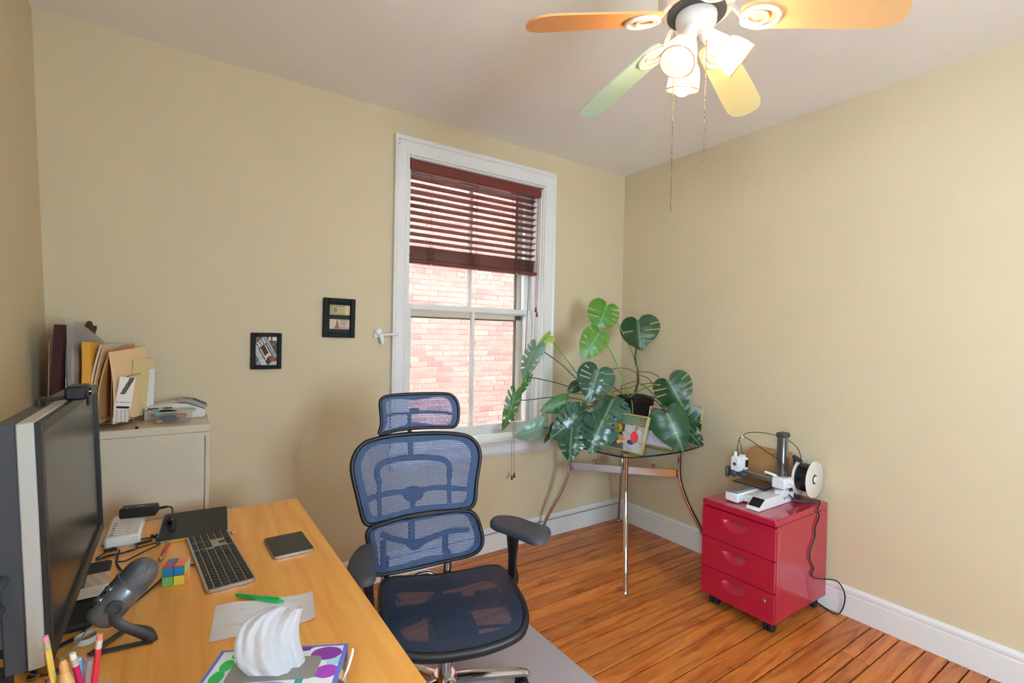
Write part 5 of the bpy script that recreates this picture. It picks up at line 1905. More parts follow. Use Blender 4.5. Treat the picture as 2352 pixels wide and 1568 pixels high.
# ---- writing things
def pencil(nm, label, p0, p1, body, r_=.0036, hexa=True, eraser='#d58ba0', ferrule='#5f7a4a', tip='#d8b07a', on=0):
    """eraser end at p0, point at p1 (desk coordinates, centre height given by z)"""
    p0, p1 = V(p0), V(p1)
    t = thing(nm, label, 'pencil', (p0 + p1) / 2, group='pencils on the desk')
    d = (p1 - p0)
    L_ = d.length
    d = d.normalized()
    seg = 6 if hexa else 14
    ob('barrel', MB().tube([p0 + d * .022, p1 - d * .018], r_, seg), MAT('pencil_paint', body, .4), t, True, angle=30)
    ob('eraser', MB().tube([p0, p0 + d * .002, p0 + d * .009], [r_ * .75, r_ * .92, r_ * .92], 12), MAT('eraser', eraser, .8), t, True)
    ob('ferrule', MB().tube([p0 + d * .009, p0 + d * .022], r_ * 1.04, 12), MAT('ferrule', ferrule, .4, .5), t, True)
    ob('point', MB().tube([p1 - d * .018, p1 - d * .004], [r_, r_ * .3], seg), MAT('cut_wood', tip, .7), t, True)
    ob('lead', MB().tube([p1 - d * .004, p1], [r_ * .3, r_ * .08], 8), BLACK, t, True)
    return t
zz = DZ + .0045
pencil('pencil', 'yellow pencil lying between the drawing tablet and the keyboard', (-2.742, -.872, zz), (-2.936, -.853, zz), '#d9a02c')
rp_ = thing('mechanical_pencil', 'red mechanical pencil lying left of the keyboard', 'pencil', (-2.94, -.92, DZ))
a, b_ = V((-2.945, -.992, DZ + .0052)), V((-2.926, -.862, DZ + .0052))
d = (b_ - a).normalized()
ob('barrel', MB().tube([a + d * .016, b_ - d * .01], .005, 14), MAT('red_lacquer', '#b3242e', .3), rp_, True)
ob('push_cap', MB().tube([a, a + d * .003, a + d * .016], [.003, .0052, .0052], 12), CHROME, rp_, True)
ob('clip', MB().box(-.001, 0, .0, .001, .03, .0015, T=Matrix.Translation(a + d * .012 + V((.005, 0, .002))) @ Matrix.Rotation(R(-8), 4, 'Z')), CHROME, rp_, True)
ob('tip_cone', MB().tube([b_ - d * .01, b_], [.005, .001], 12), CHROME, rp_, True)
gp = thing('green_pen', 'translucent green ballpoint pen lying across the white paper', 'pen', (-2.73, -1.37, DZ))
a, b_ = V((-2.78, -1.322, DZ + .006)), V((-2.683, -1.423, DZ + .0068))
d = (b_ - a).normalized()
GRN = MAT('green_pen_plastic', '#12b45a', .2, coat=.5)
ob('barrel', MB().tube([a + d * .012, a + d * .05, a + d * .052, b_ - d * .012], [.0045, .0052, .0058, .0058], 14), GRN, gp, True)
ob('grip_end', MB().tube([a, a + d * .004, a + d * .012], [.001, .0032, .0045], 12), GRN, gp, True)
ob('button', MB().tube([b_ - d * .012, b_ - d * .010, b_], [.005, .0035, .003], 12), GRN, gp, True)
ob('clip', MB().tube([b_ - d * .014 + V((0, 0, .0065)), b_ - d * .05 + V((0, 0, .007))], .0016, 8), GRN, gp, True)

# ---- paper
pc = [at_z(*q, DZ + .0005) for q in ((495, 1392), (718, 1362), (724, 1424), (479, 1476))]
nu, nv = 14, 8
vs, fs = [], []
for j in range(nv + 1):
    for i in range(nu + 1):
        u, v = i / nu, j / nv
        p = pc[0].lerp(pc[1], u).lerp(pc[3].lerp(pc[2], u), v)
        p.z = DZ + .0012 + .005 * max(0, 1 - abs(u - .2) / .2) * (1 - v) + .006 * max(0, (u - .85) / .15) ** 2
        vs.append(p)
fs = [(j * (nu + 1) + i, j * (nu + 1) + i + 1, (j + 1) * (nu + 1) + i + 1, (j + 1) * (nu + 1) + i) for j in range(nv) for i in range(nu)]
sheet = thing('note_paper', 'white sheet of note paper under the green pen', 'paper', (-2.73, -1.45, DZ))
ob('sheet', MB().add(vs, fs), PAPER, sheet, True)
wr_ = MB()
rg = random.Random(3)
for k_ in range(26):
    u, v = rg.uniform(.1, .33), rg.uniform(.25, .8)
    if k_ > 20:
        u, v = rg.uniform(.72, .85), rg.uniform(.15, .25)
    p = pc[0].lerp(pc[1], u).lerp(pc[3].lerp(pc[2], u), v) + V((0, 0, .0052 if u < .4 else .0012))
    q = p + V((.010, -.003 + rg.uniform(-.002, .002), 0))
    wr_.tube([p, (p + q) / 2 + V((0, rg.uniform(-.003, .003), 0)), q], .0003, 4)
w_ = ob('handwriting', wr_, MAT('pencil_grey', '#b3b4b8', .8), sheet, True)
w_['kind'] = 'stuff'

# ---- puzzle cube
cu_ = thing('puzzle_cube', 'small two-by-two colour puzzle cube next to the keyboard', 'puzzle cube', (-2.905, -1.149, DZ), R(-14))
CC = {'b': '#2f8fc9', 'r': '#e0304a', 'o': '#f2873a', 'y': '#e6dc5a', 'g': '#86d070', 'w': '#e8e8e8'}
CM = {k: MAT('sticker_' + k, v, .3) for k, v in CC.items()}
sz = .0255
top = {(0, 1): 'b', (1, 1): 'o', (0, 0): 'r', (1, 0): 'o'}
front = {(0, 1): 'b', (1, 1): 'b', (0, 0): 'g', (1, 0): 'y'}
right = {(0, 1): 'y', (1, 1): 'w', (0, 0): 'o', (1, 0): 'y'}
for i in (0, 1):
    for j in (0, 1):
        for k_ in (0, 1):
            x, y, z = (i - 1) * sz, (j - 1) * sz, k_ * sz
            q = ob('cubie', MB().box(x + .0004, y + .0004, z + .0004, x + sz - .0004, y + sz - .0004, z + sz - .0004, .003), BLACK, cu_)
            def face(c, pts):
                ob('face_tile', MB().add(pts[0] + pts[1], [(0, 1, 2, 3), (4, 5, 6, 7), (0, 1, 5, 4), (1, 2, 6, 5), (2, 3, 7, 6), (3, 0, 4, 7)]), CM[c], q)
            e = .0007
            def quad(fn):
                return [[fn(a, b__, t) for a, b__ in ((e, e), (sz - e, e), (sz - e, sz - e), (e, sz - e))] for t in (-.001, .0006)]
            if k_ == 1:
                face(top[(i, j)], quad(lambda a, b__, t: V((x + a, y + b__, z + sz + t))))
            if j == 0:
                face(front[(i, k_)], quad(lambda a, b__, t: V((x + a, y - t, z + b__))))
            if i == 1:
                face(right[(j, k_)], quad(lambda a, b__, t: V((x + sz + t, y + a, z + b__))))
            if i == 0:
                face('g', quad(lambda a, b__, t: V((x - t, y + a, z + b__))))
            if j == 1:
                face('o', quad(lambda a, b__, t: V((x + a, y + sz + t, z + b__))))

# ---- power strip and adapter
ps = thing('power_strip', 'white power strip block with a row of USB sockets beside the monitor', 'power strip', (-3.043, -.715, DZ), R(-1))
ob('strip_body', MB().box(-.045, -.105, .002, .045, .115, .036, .006), WPLAST, ps)
ob('strip_base', MB().box(-.044, -.104, 0, .044, .114, .004), MAT('grey_plastic', '#b0b0ae', .5), ps)
for k_ in range(6):
    ob('usb_socket', MB().box(-.034, -.085 + k_ * .022, .0357, -.024, -.0795 + k_ * .022, .0364), BLACK, ps)
for k_ in range(5):
    ob('outlet_slot', MB().box(.008, -.07 + k_ * .028, .0357, .0115, -.067 + k_ * .028, .0364), DGREY, ps)
ob('switch', MB().box(-.03, .075, .036, -.012, .083, .039, .001), EMIT('red_switch_glow', (.9, .04, .03), 1.2), ps, label='glowing red switch')
ad = thing('power_adapter', 'black power adapter brick resting on the white power strip', 'power adapter', (-3.012, -.635, DZ + .036), R(-12))
ob('brick', MB().box(-.052, -.022, 0, .052, .022, .034, .004), BLACK, ad)
ob('strain_relief', MB().tube([(.052, 0, .02), (.062, 0, .02), (.082, 0, .022)], [.006, .005, .004], 10), BLACK, ad)
ob('lead', MB().tube(catmull([(.08, 0, .022), (.094, -.006, .02), (.10, -.016, .005), (.098, -.022, -.014)], 6), .0025, 8), CABLE, ad)
ob('cable_clip', MB().sphere((.098, -.026, -.018), .014, 14, 10, sc=(1, .7, 1)), BLACK, ad)
ob('printed_marks', MB().box(-.03, -.0225, .0339, -.026, -.02, .0343).box(-.004, -.004, .0339, .02, -.002, .0343), PAPER, ad)

# ---- loose cables on the desk
def deskp(pts, z=DZ + .004):
    return [at_z(*q, z) for q in pts]
z7b = lambda x, y: (200 + x / 7.839, 1120 + y / 7.839)
coil = [(270, 1050), (500, 975), (700, 960), (850, 990), (900, 1040), (850, 1110), (600, 1180), (400, 1210), (160, 1290)]
loop2 = [(160, 1270), (350, 1150), (560, 1030), (800, 960), (1050, 910), (1250, 900), (1310, 950), (1200, 1000), (900, 1090), (560, 1190), (160, 1300)]
loop3 = [(1310, 960), (1290, 1020), (1100, 1110), (900, 1210), (700, 1310), (560, 1330)]
cb1 = thing('charging_cable', 'tangle of black charging cable left of the red pencil', 'cable', (-3.0, -.9, DZ))
for nm, pts in (('loop', coil), ('loop', loop2), ('loop', loop3)):
    ob('cable_loop', MB().tube(catmull([at_z(*z7b(*q), DZ + .004 + .002 * math.sin(i * 1.7) ** 2) for i, q in enumerate(pts)], 6), .0022, 8), CABLE, cb1, True)
p = at_z(*z7b(1030, 975), DZ + .006)
ob('connector', MB().box(-.02, -.005, -.003, .02, .005, .003, .0015, T=TM(p, R(20))), BLACK, cb1, True)
p = at_z(*z7b(1285, 940), DZ + .006)
ob('cable_tie', MB().sphere(p, .008, 10, 8, sc=(1, 1, .8)), BLACK, cb1, True)
mc = thing('microphone_cable', 'dark blue braided cable running from the microphone along the desk', 'cable', (-3.04, -1.3, DZ))
BLUEC = MAT('navy_braided_cable', '#1c1f42', .6)
z2b = lambda x, y: (x / 3.35, 1100 + y / 3.35)
ob('cable_run', MB().tube(catmull([at_z(*z2b(*q), DZ + .004) for q in ((920, 545), (905, 600), (900, 650), (935, 700))], 6), .0025, 8), BLUEC, mc, True)
ob('cable_run', MB().tube(catmull([at_z(*z2b(*q), DZ + .004) for q in ((700, 1110), (620, 1190), (500, 1270), (380, 1330), (300, 1390), (240, 1440), (190, 1480))], 6), .0025, 8), BLUEC, mc, True)
p = at_z(*z2b(850, 545), DZ + .005)
ob('connector', MB().box(-.016, -.005, -.004, .016, .005, .004, .0015, T=TM(p, R(10))), BLACK, mc, True)
hc = thing('headphone_lead', 'silver jack and thin grey headphone lead below the microphone', 'cable', (-3.03, -1.45, DZ))

# ---- microphone
MIC = MAT('mic_blackened_steel', '#7d8187', .32, .6)
MICD = MAT('mic_stand_black', '#46423e', .5, .3)
def grille_mat():
    m = MAT('mic_grille', '#6a6d72', .4, .5)
    n, l = nodes(m)
    b = n['Principled BSDF']
    tc = n.new('ShaderNodeTexCoord')
    mp = n.new('ShaderNodeMapping')
    mp.inputs['Scale'].default_value = (60, 26, 1)
    l.new(tc.outputs['UV'], mp.inputs[0])
    vo = n.new('ShaderNodeTexVoronoi')
    vo.inputs['Scale'].default_value = 1
    vo.inputs['Randomness'].default_value = .0
    l.new(mp.outputs[0], vo.inputs[0])
    cr = n.new('ShaderNodeValToRGB')
    cr.color_ramp.elements[0].position = .25
    cr.color_ramp.elements[0].color = (.01, .01, .012, 1)
    cr.color_ramp.elements[1].position = .42
    cr.color_ramp.elements[1].color = (*lin('#8a8e94'), 1)
    l.new(vo.outputs['Distance'], cr.inputs[0])
    l.new(cr.outputs[0], b.inputs['Base Color'])
    bp = n.new('ShaderNodeBump')
    bp.inputs['Strength'].default_value = .6
    bp.inputs['Distance'].default_value = .002
    l.new(vo.outputs['Distance'], bp.inputs['Height'])
    l.new(bp.outputs[0], b.inputs['Normal'])
    return m
mic = thing('microphone', 'dark metal desktop microphone tilted on its folding stand', 'microphone', (-2.99, -1.41, DZ))
mb_ = at_plane(222, 1427, (0, -1.385, 0), V((0, 1, 0)))
mt_ = at_plane(347, 1290, (0, -1.385, 0), V((0, 1, 0)))
ax = (mt_ - mb_)
ML = ax.length * 1.03
az_ = ax.normalized()
sx_ = V((0, -1, 0)) - az_ * V((0, -1, 0)).dot(az_)
sx_.normalize()
sy_ = az_.cross(sx_)
TMc = Matrix(((sx_.x, sy_.x, az_.x, mb_.x), (sx_.y, sy_.y, az_.y, mb_.y), (sx_.z, sy_.z, az_.z, mb_.z), (0, 0, 0, 1)))
RM = .034
ob('mic_body', MB().lathe([(.0, .0), (.024, .001), (.030, .006), (RM, .016), (RM, ML * .60), (RM - .0015, ML * .615)], 36, T=TMc), MIC, mic, True)
ob('collar', MB().lathe([(RM - .001, ML * .60), (RM + .0018, ML * .605), (RM + .0018, ML * .64), (RM - .001, ML * .645)], 36, T=TMc), MIC, mic, True)
g = MB()
prof = [(RM - .002, ML * .64), (RM - .001, ML * .72), (RM - .002, ML * .82), (RM - .006, ML * .90), (RM - .014, ML * .965), (RM - .024, ML * .99), (.0005, ML)]
gp_ = catmull([(r_, 0, z) for r_, z in prof], 4)
g.lathe([(p.x, p.z) for p in gp_], 40, T=TMc)
g.uv = [(k_ / 40, i / (len(gp_) - 1)) for i in range(len(gp_)) for k_ in range(40)]
ob('grille', g, grille_mat(), mic, True)
for k_, (zf, big) in enumerate(((.30, 1), (.18, 0), (.47, 1), (.40, 0))):
    a = R(-62)
    out = sx_ * math.cos(a) + sy_ * math.sin(a)
    if out.x > 0:
        out = sx_ * math.cos(-a) + sy_ * math.sin(-a)
    p = mb_ + az_ * (ML * zf) + out * RM
    if big:
        kn = ob('knob', MB().cyl(p - out * .003, p + out * .008, .0055, .005, 16), MIC, mic, True)
        ob('knob_ring', MB().tube([p + (sx_ * math.cos(b_) + az_ * math.sin(b_)) * .0085 - out * .0005 for b_ in [2 * math.pi * j / 18 for j in range(18)]], .0012, 6, True), CHROME, kn, True)
    else:
        ob('button', MB().cyl(p - out * .002, p + out * .002, .0025, .0025, 12), CHROME, mic, True)
pv = mb_ + az_ * (ML * .36)
front_p = pv + V((0, -1, 0)) * (RM + .006)
stand = ob('pivot', MB().tube([pv + V((0, -RM + .004, 0)), front_p, front_p + V((0, -.004, 0))], [.010, .011, .011], 18).tube([pv + V((0, RM - .004, 0)), pv + V((0, RM + .01, 0))], .011, 18), MIC, mic, True)
ob('pivot_dial', MB().lathe([(.0145, 0), (.0145, .004), (.0105, .0045), (.0095, .002), (0, .0015)], 24, T=Matrix.Translation(front_p + V((0, -.003, 0))) @ Matrix.Rotation(R(90), 4, 'X')), MICD, mic, True)
bA, bB, bC = at_z(208, 1502, DZ + .003), at_z(352, 1470, DZ + .003), at_z(300, 1437, DZ + .003)
def strap(pts, w, th, up_):
    return MB().tube(catmull(pts, 5), w, 8, flat=th, up=up_)
ob('stand_arm', strap([front_p + V((0, -.002, .002)), front_p + V((.002, -.002, -.028)), front_p + V((.018, -.003, -.046)), bB + V((-.012, .004, .012)), bB + V((-.004, 0, .0))], .010, .28, (0, -1, .15)), MICD, mic, True)
ob('stand_base', strap([bB, (bA + bB) / 2, bA], .009, .3, (0, 0, 1)), MICD, mic, True)
ob('stand_base', strap([bA, (bA + bC) / 2, bC], .009, .3, (0, 0, 1)), MICD, mic, True)
ob('stand_base', strap([bC, (bC + bB) / 2 + V((.01, .01, 0)), bB], .009, .3, (0, 0, 1)), MICD, mic, True)
jk = mb_ + V((.006, -.012, .002))
j1 = at_plane(208, 1440, (0, -1.40, 0), V((0, 1, 0)))
ob('jack', MB().tube([jk, jk.lerp(j1, .8)], [.0042, .0042], 12).tube([jk.lerp(j1, .8), j1 + (j1 - jk) * .3], [.003, .0022], 10), CHROME, hc, True)
j2 = j1 + (j1 - jk) * .3
ob('lead', MB().tube(catmull([j2, at_z(178, 1478, DZ + .012), at_z(150, 1505, DZ + .004), at_z(118, 1524, DZ + .004), at_z(95, 1545, DZ + .004)], 6), .0016, 8), MAT('grey_lead', '#8f9192', .4, .3), hc, True)
rgc = at_z(197, 1466, DZ + .010)
rw = MB()
ringp = [rgc + V((.019 * math.cos(b_), .019 * math.sin(b_), 0)) for b_ in [2 * math.pi * j / 24 for j in range(24)]]
rw.tube(ringp, .0065, 8, True, flat=1.0, up=(0, 0, 1))
for p in rw.v:
    q = V((p.x - rgc.x, p.y - rgc.y, 0))
    L0 = q.length
    if L0 > 0:
        q = q / L0 * (.019 + (L0 - .019) * .18)
        p.x, p.y = rgc.x + q.x, rgc.y + q.y
ob('cable_tie', rw, MAT('grey_hook_strap', '#b9b7b2', .8), hc, True)

# ---- blue braided cables by the monitor foot
bcb = thing('blue_cable', 'blue braided cable curling behind the pencils near the monitor', 'cable', (-3.15, -1.4, DZ))
BLB = MAT('blue_braid', '#4450a8', .6)
zc = lambda x, y: (x / 8.4, 1450 + y / 8.4)
ob('cable_run', MB().tube(catmull([at_z(*zc(*q), DZ + .004) for q in ((-80, 420), (0, 390), (200, 310), (420, 290), (560, 295), (650, 330), (640, 430), (580, 580), (530, 690), (420, 740), (330, 760))], 6), .0026, 8), BLB, bcb, True)
ob('cable_run', MB().tube(catmull([at_z(*zc(*q), DZ + .004) for q in ((1000, 610), (1100, 630), (1180, 665), (1140, 770), (1000, 880), (880, 960))], 6), .0026, 8), BLB, bcb, True)
gcb = thing('grey_cable', 'grey cable looping on the desk at the lower left corner', 'cable', (-3.18, -1.4, DZ))
ob('cable_run', MB().tube(catmull([at_z(*zc(*q), DZ + .004) for q in ((-40, 190), (100, 185), (240, 190), (350, 270), (405, 380), (390, 520), (350, 640))], 6), .0028, 8), MAT('grey_cable_rubber', '#7c7f80', .5), gcb, True)
ob('cable_run', MB().tube(catmull([at_z(*zc(*q), DZ + .004) for q in ((330, 660), (500, 570), (700, 490), (860, 430), (1000, 340), (1300, 180), (1560, 60))], 6), .0022, 8), CABLE, gcb, True)

# ---- pencil cup and what stands in it
def up_at(px, py, y):
    return at_plane(px, py, (0, y, 0), V((0, 1, 0)))
YC = -1.74
cup_c = V((-3.02, YC, DZ))
cup = thing('pencil_cup', 'clear plastic cup of pencils at the near left of the desk', 'cup', cup_c)
ob('cup_wall', MB().lathe([(.036, .003), (.041, .095), (.043, .095), (.039, 0)], 30, caps=False), GLASS('cup_plastic', (.92, .93, .95), .6, haze=(.2, (.8, .8, .85))), cup)
ob('cup_floor', MB().lathe([(.039, 0), (.038, .004)], 30), GLASS('cup_plastic_floor', (.9, .92, .95), .6, haze=(.3, (.8, .8, .85))), cup)
def in_cup(dx, dy):
    return cup_c + V((dx, dy, .006))
def standing(nm, label, top_px, y, foot, **k):
    return pencil(nm, label, up_at(*top_px, y), in_cup(*foot), **k)
standing('pencil', 'yellow pencil with pink eraser standing in front of the monitor', (104, 1460), -1.76, (-.02, -.01), body='#e0bf5a', r_=.004, ferrule='#c8c090')
standing('pencil', 'bright red pencil with coral eraser leaning right in the cup', (230, 1455), -1.74, (.0, -.01), body='#d22c44', r_=.0042, ferrule='#e6ded6', eraser='#e8837a', hexa=False)
standing('pencil', 'crimson pencil with white eraser cap standing in the cup', (166, 1500), -1.76, (.012, .01), body='#c0185a', r_=.0045, ferrule='#dcd8d4', eraser='#e2ded4', hexa=False)
standing('pencil', 'short red pencil with pink eraser between two others in the cup', (190, 1512), -1.73, (.005, .016), body='#cf2038', r_=.0042, ferrule='#e8e6e6', eraser='#e0aab0', hexa=False)
pen = thing('ballpoint_pen', 'clear ballpoint pen leaning in the cup beside the red pencil', 'pen', cup_c)
a, b_ = up_at(205, 1514, -1.755), in_cup(-.01, .01)
ob('barrel', MB().tube([a, b_], .0042, 10), GLASS('pen_plastic', (.9, .85, .9), .6, haze=(.35, (.8, .74, .78))), pen, True)
ob('end_plug', MB().tube([a, a.lerp(b_, .08)], .0032, 10), MAT('plug_grey', '#8a90a0', .4), pen, True)
ob('ink_tube', MB().tube([a.lerp(b_, .1), b_], .0014, 8), MAT('ink_pink', '#c88aa0', .4), pen, True)
tl = thing('highlighter', 'pale blue marker standing among the red pencils', 'marker', cup_c)
a, b_ = up_at(180, 1511, -1.745), in_cup(.0, .02)
ob('barrel', MB().tube([a, a.lerp(b_, .03), b_], [.003, .0042, .0042], 12), MAT('marker_blue', '#8fd0e0', .4), tl, True)
ob('cap', MB().tube([a.lerp(b_, .02), a.lerp(b_, .25)], .0047, 12), MAT('marker_cap', '#5fb8d0', .35), tl, True)
sk = thing('wooden_stick', 'tan carved wooden stick with a rounded tip in the cup', 'stick', cup_c)
a, b_ = up_at(144, 1516, -1.77), in_cup(-.005, -.02)
ob('shaft', MB().tube([a.lerp(b_, .10), a.lerp(b_, .2), a.lerp(b_, .3), b_], [.0045, .009, .010, .009], 14), MAT('tan_wood', '#d8ad6c', .5), sk, True)
ob('knob', MB().tube([a, a.lerp(b_, .04), a.lerp(b_, .11)], [.003, .0055, .0052], 14), MAT('tan_wood_tip', '#d39c60', .5), sk, True)
# trinkets behind the pencils
tr = thing('key_ring', 'bunch of keys with a brown leather tag behind the yellow pencil', 'keys', at_z(88, 1545, DZ))
tc_ = at_z(88, 1540, DZ)
ob('leather_tag', MB().lathe([(0, 0), (.014, .001), (.018, .006), (.017, .012), (.008, .016), (0, .0165)], 18, T=TM(at_z(112, 1537, DZ + .002), 0, R(25))), MAT('brown_leather', '#7a4a1e', .5, var=.3, scale=40), tr, True)
for k_ in range(3):
    p = at_z(78 + 7 * k_, 1552 - 11 * k_, DZ + .004 + .004 * k_)
    T = TM(p, R(40 + 35 * k_), R(15 * k_))
    kk = ob('key', MB().lathe([(.003, -.0012), (.011, -.0012), (.011, .0012), (.003, .0012), (.003, -.0012)], 16, T=T, caps=False).box(.009, -.003, -.001, .038, .003, .001, T=T), STEEL, tr, True)
ob('ring', MB().tube([tc_ + V((.013 * math.cos(b_), .013 * math.sin(b_), .014 + .004 * math.sin(b_))) for b_ in [2 * math.pi * j / 20 for j in range(20)]], .0012, 6, True), STEEL, tr, True)
dbx = thing('black_stand', 'black plastic block at the lower left corner of the picture', 'stand', (-3.17, -1.66, DZ))
e1, e2 = at_z(-40, 1545, .86), at_z(38, 1524, .86)
ob('block', MB().box(-.08, -.12, 0, 0, 0, .12, .006, T=TM((e2.x, e2.y, DZ), R(-12))), BLACKM, dbx, True)
ob('pad', MB().box(-.074, -.114, .12, -.006, -.006, .1215, T=TM((e2.x, e2.y, DZ), R(-12))), MAT('grey_pad', '#3f444c', .6), dbx, True)

# ---- tissue box
tb0, tb1 = at_z(510, 1494, .82), at_z(800, 1477, .82)
tex = (tb1 - tb0)
TL = tex.length
ta = math.atan2(tex.y, tex.x)
TH, TD = .08, .118
tbx = thing('tissue_box', 'patterned purple and green tissue box at the front of the desk', 'tissue box', (tb0.x, tb0.y, DZ), ta)
def deco(u, v):
    if u < .03 or u > .97 or v < .05 or v > .955: return '#6a78d0'
    c = [(.85, .78, .12, .16, '#8a3a9a'), (.9, .35, .09, .15, '#b04ac0'), (.78, .9, .07, .06, '#e8ecec'), (.12, .62, .05, .14, '#34c060'), (.1, .35, .05, .16, '#2fb058'), (.17, .85, .06, .10, '#28b858'),
         (.86, .28, .13, .05, '#18b0a0'), (.72, .18, .03, .16, '#16a898'), (.5, .1, .14, .10, '#a98fd0'), (.3, .12, .10, .06, '#20b0a0'), (.93, .6, .06, .12, '#a8d8ec'), (.35, .9, .12, .09, '#a8d8f0'),
         (.83, .68, .05, .04, '#20a848'), (.9, .72, .02, .09, '#28b050'), (.6, .93, .16, .07, '#7a3a94'), (.2, .2, .12, .09, '#b8e0f4')]
    for cx, cy, rx, ry, col in c:
        if ((u - cx) / rx) ** 2 + ((v - cy) / ry) ** 2 < 1:
            return col
    return '#e4ecee'
TBX = PRINT('tissue_box_print', .35)
printed('top_panel', TL, TD, 240, 120, deco, TBX, tbx, TM((TL / 2, -TD / 2, TH)))
printed('back_panel', TL, TH, 60, 20, lambda u, v: '#5a6ac8' if v > .9 else '#3f3f7a' if int(u * 9) % 2 else '#6a4a90', TBX, tbx, TM((TL / 2, 0, TH / 2), R(180), R(90)))
printed('end_panel', TD, TH, 30, 20, lambda u, v: '#5f6ecc' if v > .9 or u > .93 else ['#2e3a6a', '#c8b090', '#3a6a5a', '#20264a'][int(u * 5 + v * 4) % 4], TBX, tbx, Matrix.Translation(V((TL, -TD / 2, TH / 2))) @ Matrix.Rotation(R(90), 4, 'Z') @ Matrix.Rotation(R(90), 4, 'X'))
printed('end_panel', TD, TH, 20, 14, lambda u, v: '#5f6ecc' if v > .9 else '#3a4a8a', TBX, tbx, Matrix.Translation(V((0, -TD / 2, TH / 2))) @ Matrix.Rotation(R(-90), 4, 'Z') @ Matrix.Rotation(R(90), 4, 'X'))
printed('front_panel', TL, TH, 40, 14, lambda u, v: '#5a6ac8' if v > .9 else '#d8e4ea', TBX, tbx, TM((TL / 2, -TD, TH / 2), 0, R(90)))
slot = [(TL / 2 + a, -TD / 2 - .004 + b_) for a, b_ in rrect(TL * .66, TD * .52, .012)]
ob('slot_film', MB().prism(slot, TH + .0004, TH + .0009), MAT('grey_film', '#8c8680', .3), tbx)
ob('torn_tab', MB().tube(catmull([(TL + .001, -.05, TH - .035), (TL + .008, -.045, TH - .02), (TL + .014, -.032, TH + .002), (TL + .013, -.028, TH + .008)], 5), [.003, .004, .005, .006, .006, .006, .006, .006, .006, .006, .006, .006, .0055, .005, .004, .003], 8, flat=.25, up=(1, 0, .3)), PAPER, tbx)
# the pulled-up tissue: a folded sheet rising from the slot
TISS = D.materials.new('tissue_paper')
TISS.use_nodes = True
n, l = nodes(TISS)
n.remove(n['Principled BSDF'])
_d, _t, _m = n.new('ShaderNodeBsdfDiffuse'), n.new('ShaderNodeBsdfTranslucent'), n.new('ShaderNodeMixShader')
_d.inputs[0].default_value = (.80, .80, .82, 1)
_t.inputs[0].default_value = (.80, .80, .82, 1)
_m.inputs[0].default_value = .5
l.new(_d.outputs[0], _m.inputs[1])
l.new(_t.outputs[0], _m.inputs[2])
l.new(_m.outputs[0], n['Material Output'].inputs[0])
def lerp_px(tab, y):
    for (x0_, y0_), (x1_, y1_) in zip(tab, tab[1:]):
        if y1_ <= y <= y0_:
            return x0_ + (x1_ - x0_) * (y0_ - y) / (y0_ - y1_)
    return tab[-1][0]
tb_c = V(tbx.location) + Matrix.Rotation(ta, 3, 'Z') @ V((TL * .46, -TD * .5, TH))
fwd_h = V((tb_c.x - CAM_POS.x, tb_c.y - CAM_POS.y, 0)).normalized()
LT = [(566, 1552), (545, 1530), (536, 1505), (538, 1475), (546, 1450), (558, 1430), (580, 1412), (604, 1400), (620, 1394)]
RT = [(716, 1552), (706, 1530), (699, 1505), (691, 1475), (687, 1450), (688, 1430), (691, 1412), (695, 1400), (696, 1394)]
nu, nv = 96, 30
vs, fs = [], []
for j in range(nv + 1):
    v = j / nv
    py = 1552 - 158 * v
    pl_, pr_ = [at_plane(lerp_px(T_, py), py, tb_c, fwd_h) for T_ in (LT, RT)]
    mid, hx = (pl_ + pr_) / 2, (pr_ - pl_) / 2
    thick = .034 * (1 - .55 * v)
    for i in range(nu + 1):
        a = 2 * math.pi * i / nu
        s_, c_ = math.sin(a), math.cos(a)
        # long soft pleats, running up the sheet and drifting sideways
        pleat = .42 * math.asin(math.sin(5 * a + 2.2 * v + .6)) / 1.57 + .34 * math.asin(math.sin(11 * a - 2.6 * v)) / 1.57 + .10 * math.sin(13 * a + 5 * v)
        dpt = thick * s_ * (1 + 1.1 * pleat) + .050 * pleat * (1 - abs(c_) ** 3) * (1 if s_ < 0 else -1)
        p = mid + hx * (c_ * (1 - .04 * abs(pleat)))
        p += (p - CAM_POS).normalized() * dpt
        p.z += v ** 3 * (-.006 * math.exp(-((c_ - .25) / .3) ** 2) + .003 * math.sin(3 * a))
        vs.append(p)
for j in range(nv):
    for i in range(nu):
        fs.append((j * (nu + 1) + i, j * (nu + 1) + i + 1, (j + 1) * (nu + 1) + i + 1, (j + 1) * (nu + 1) + i))
tis = thing('tissue', 'white tissue pulled up out of the tissue box', 'tissue', tb_c + V((0, 0, .001)))
ob('sheet', MB().add(vs, fs), TISS, tis, True, angle=75)

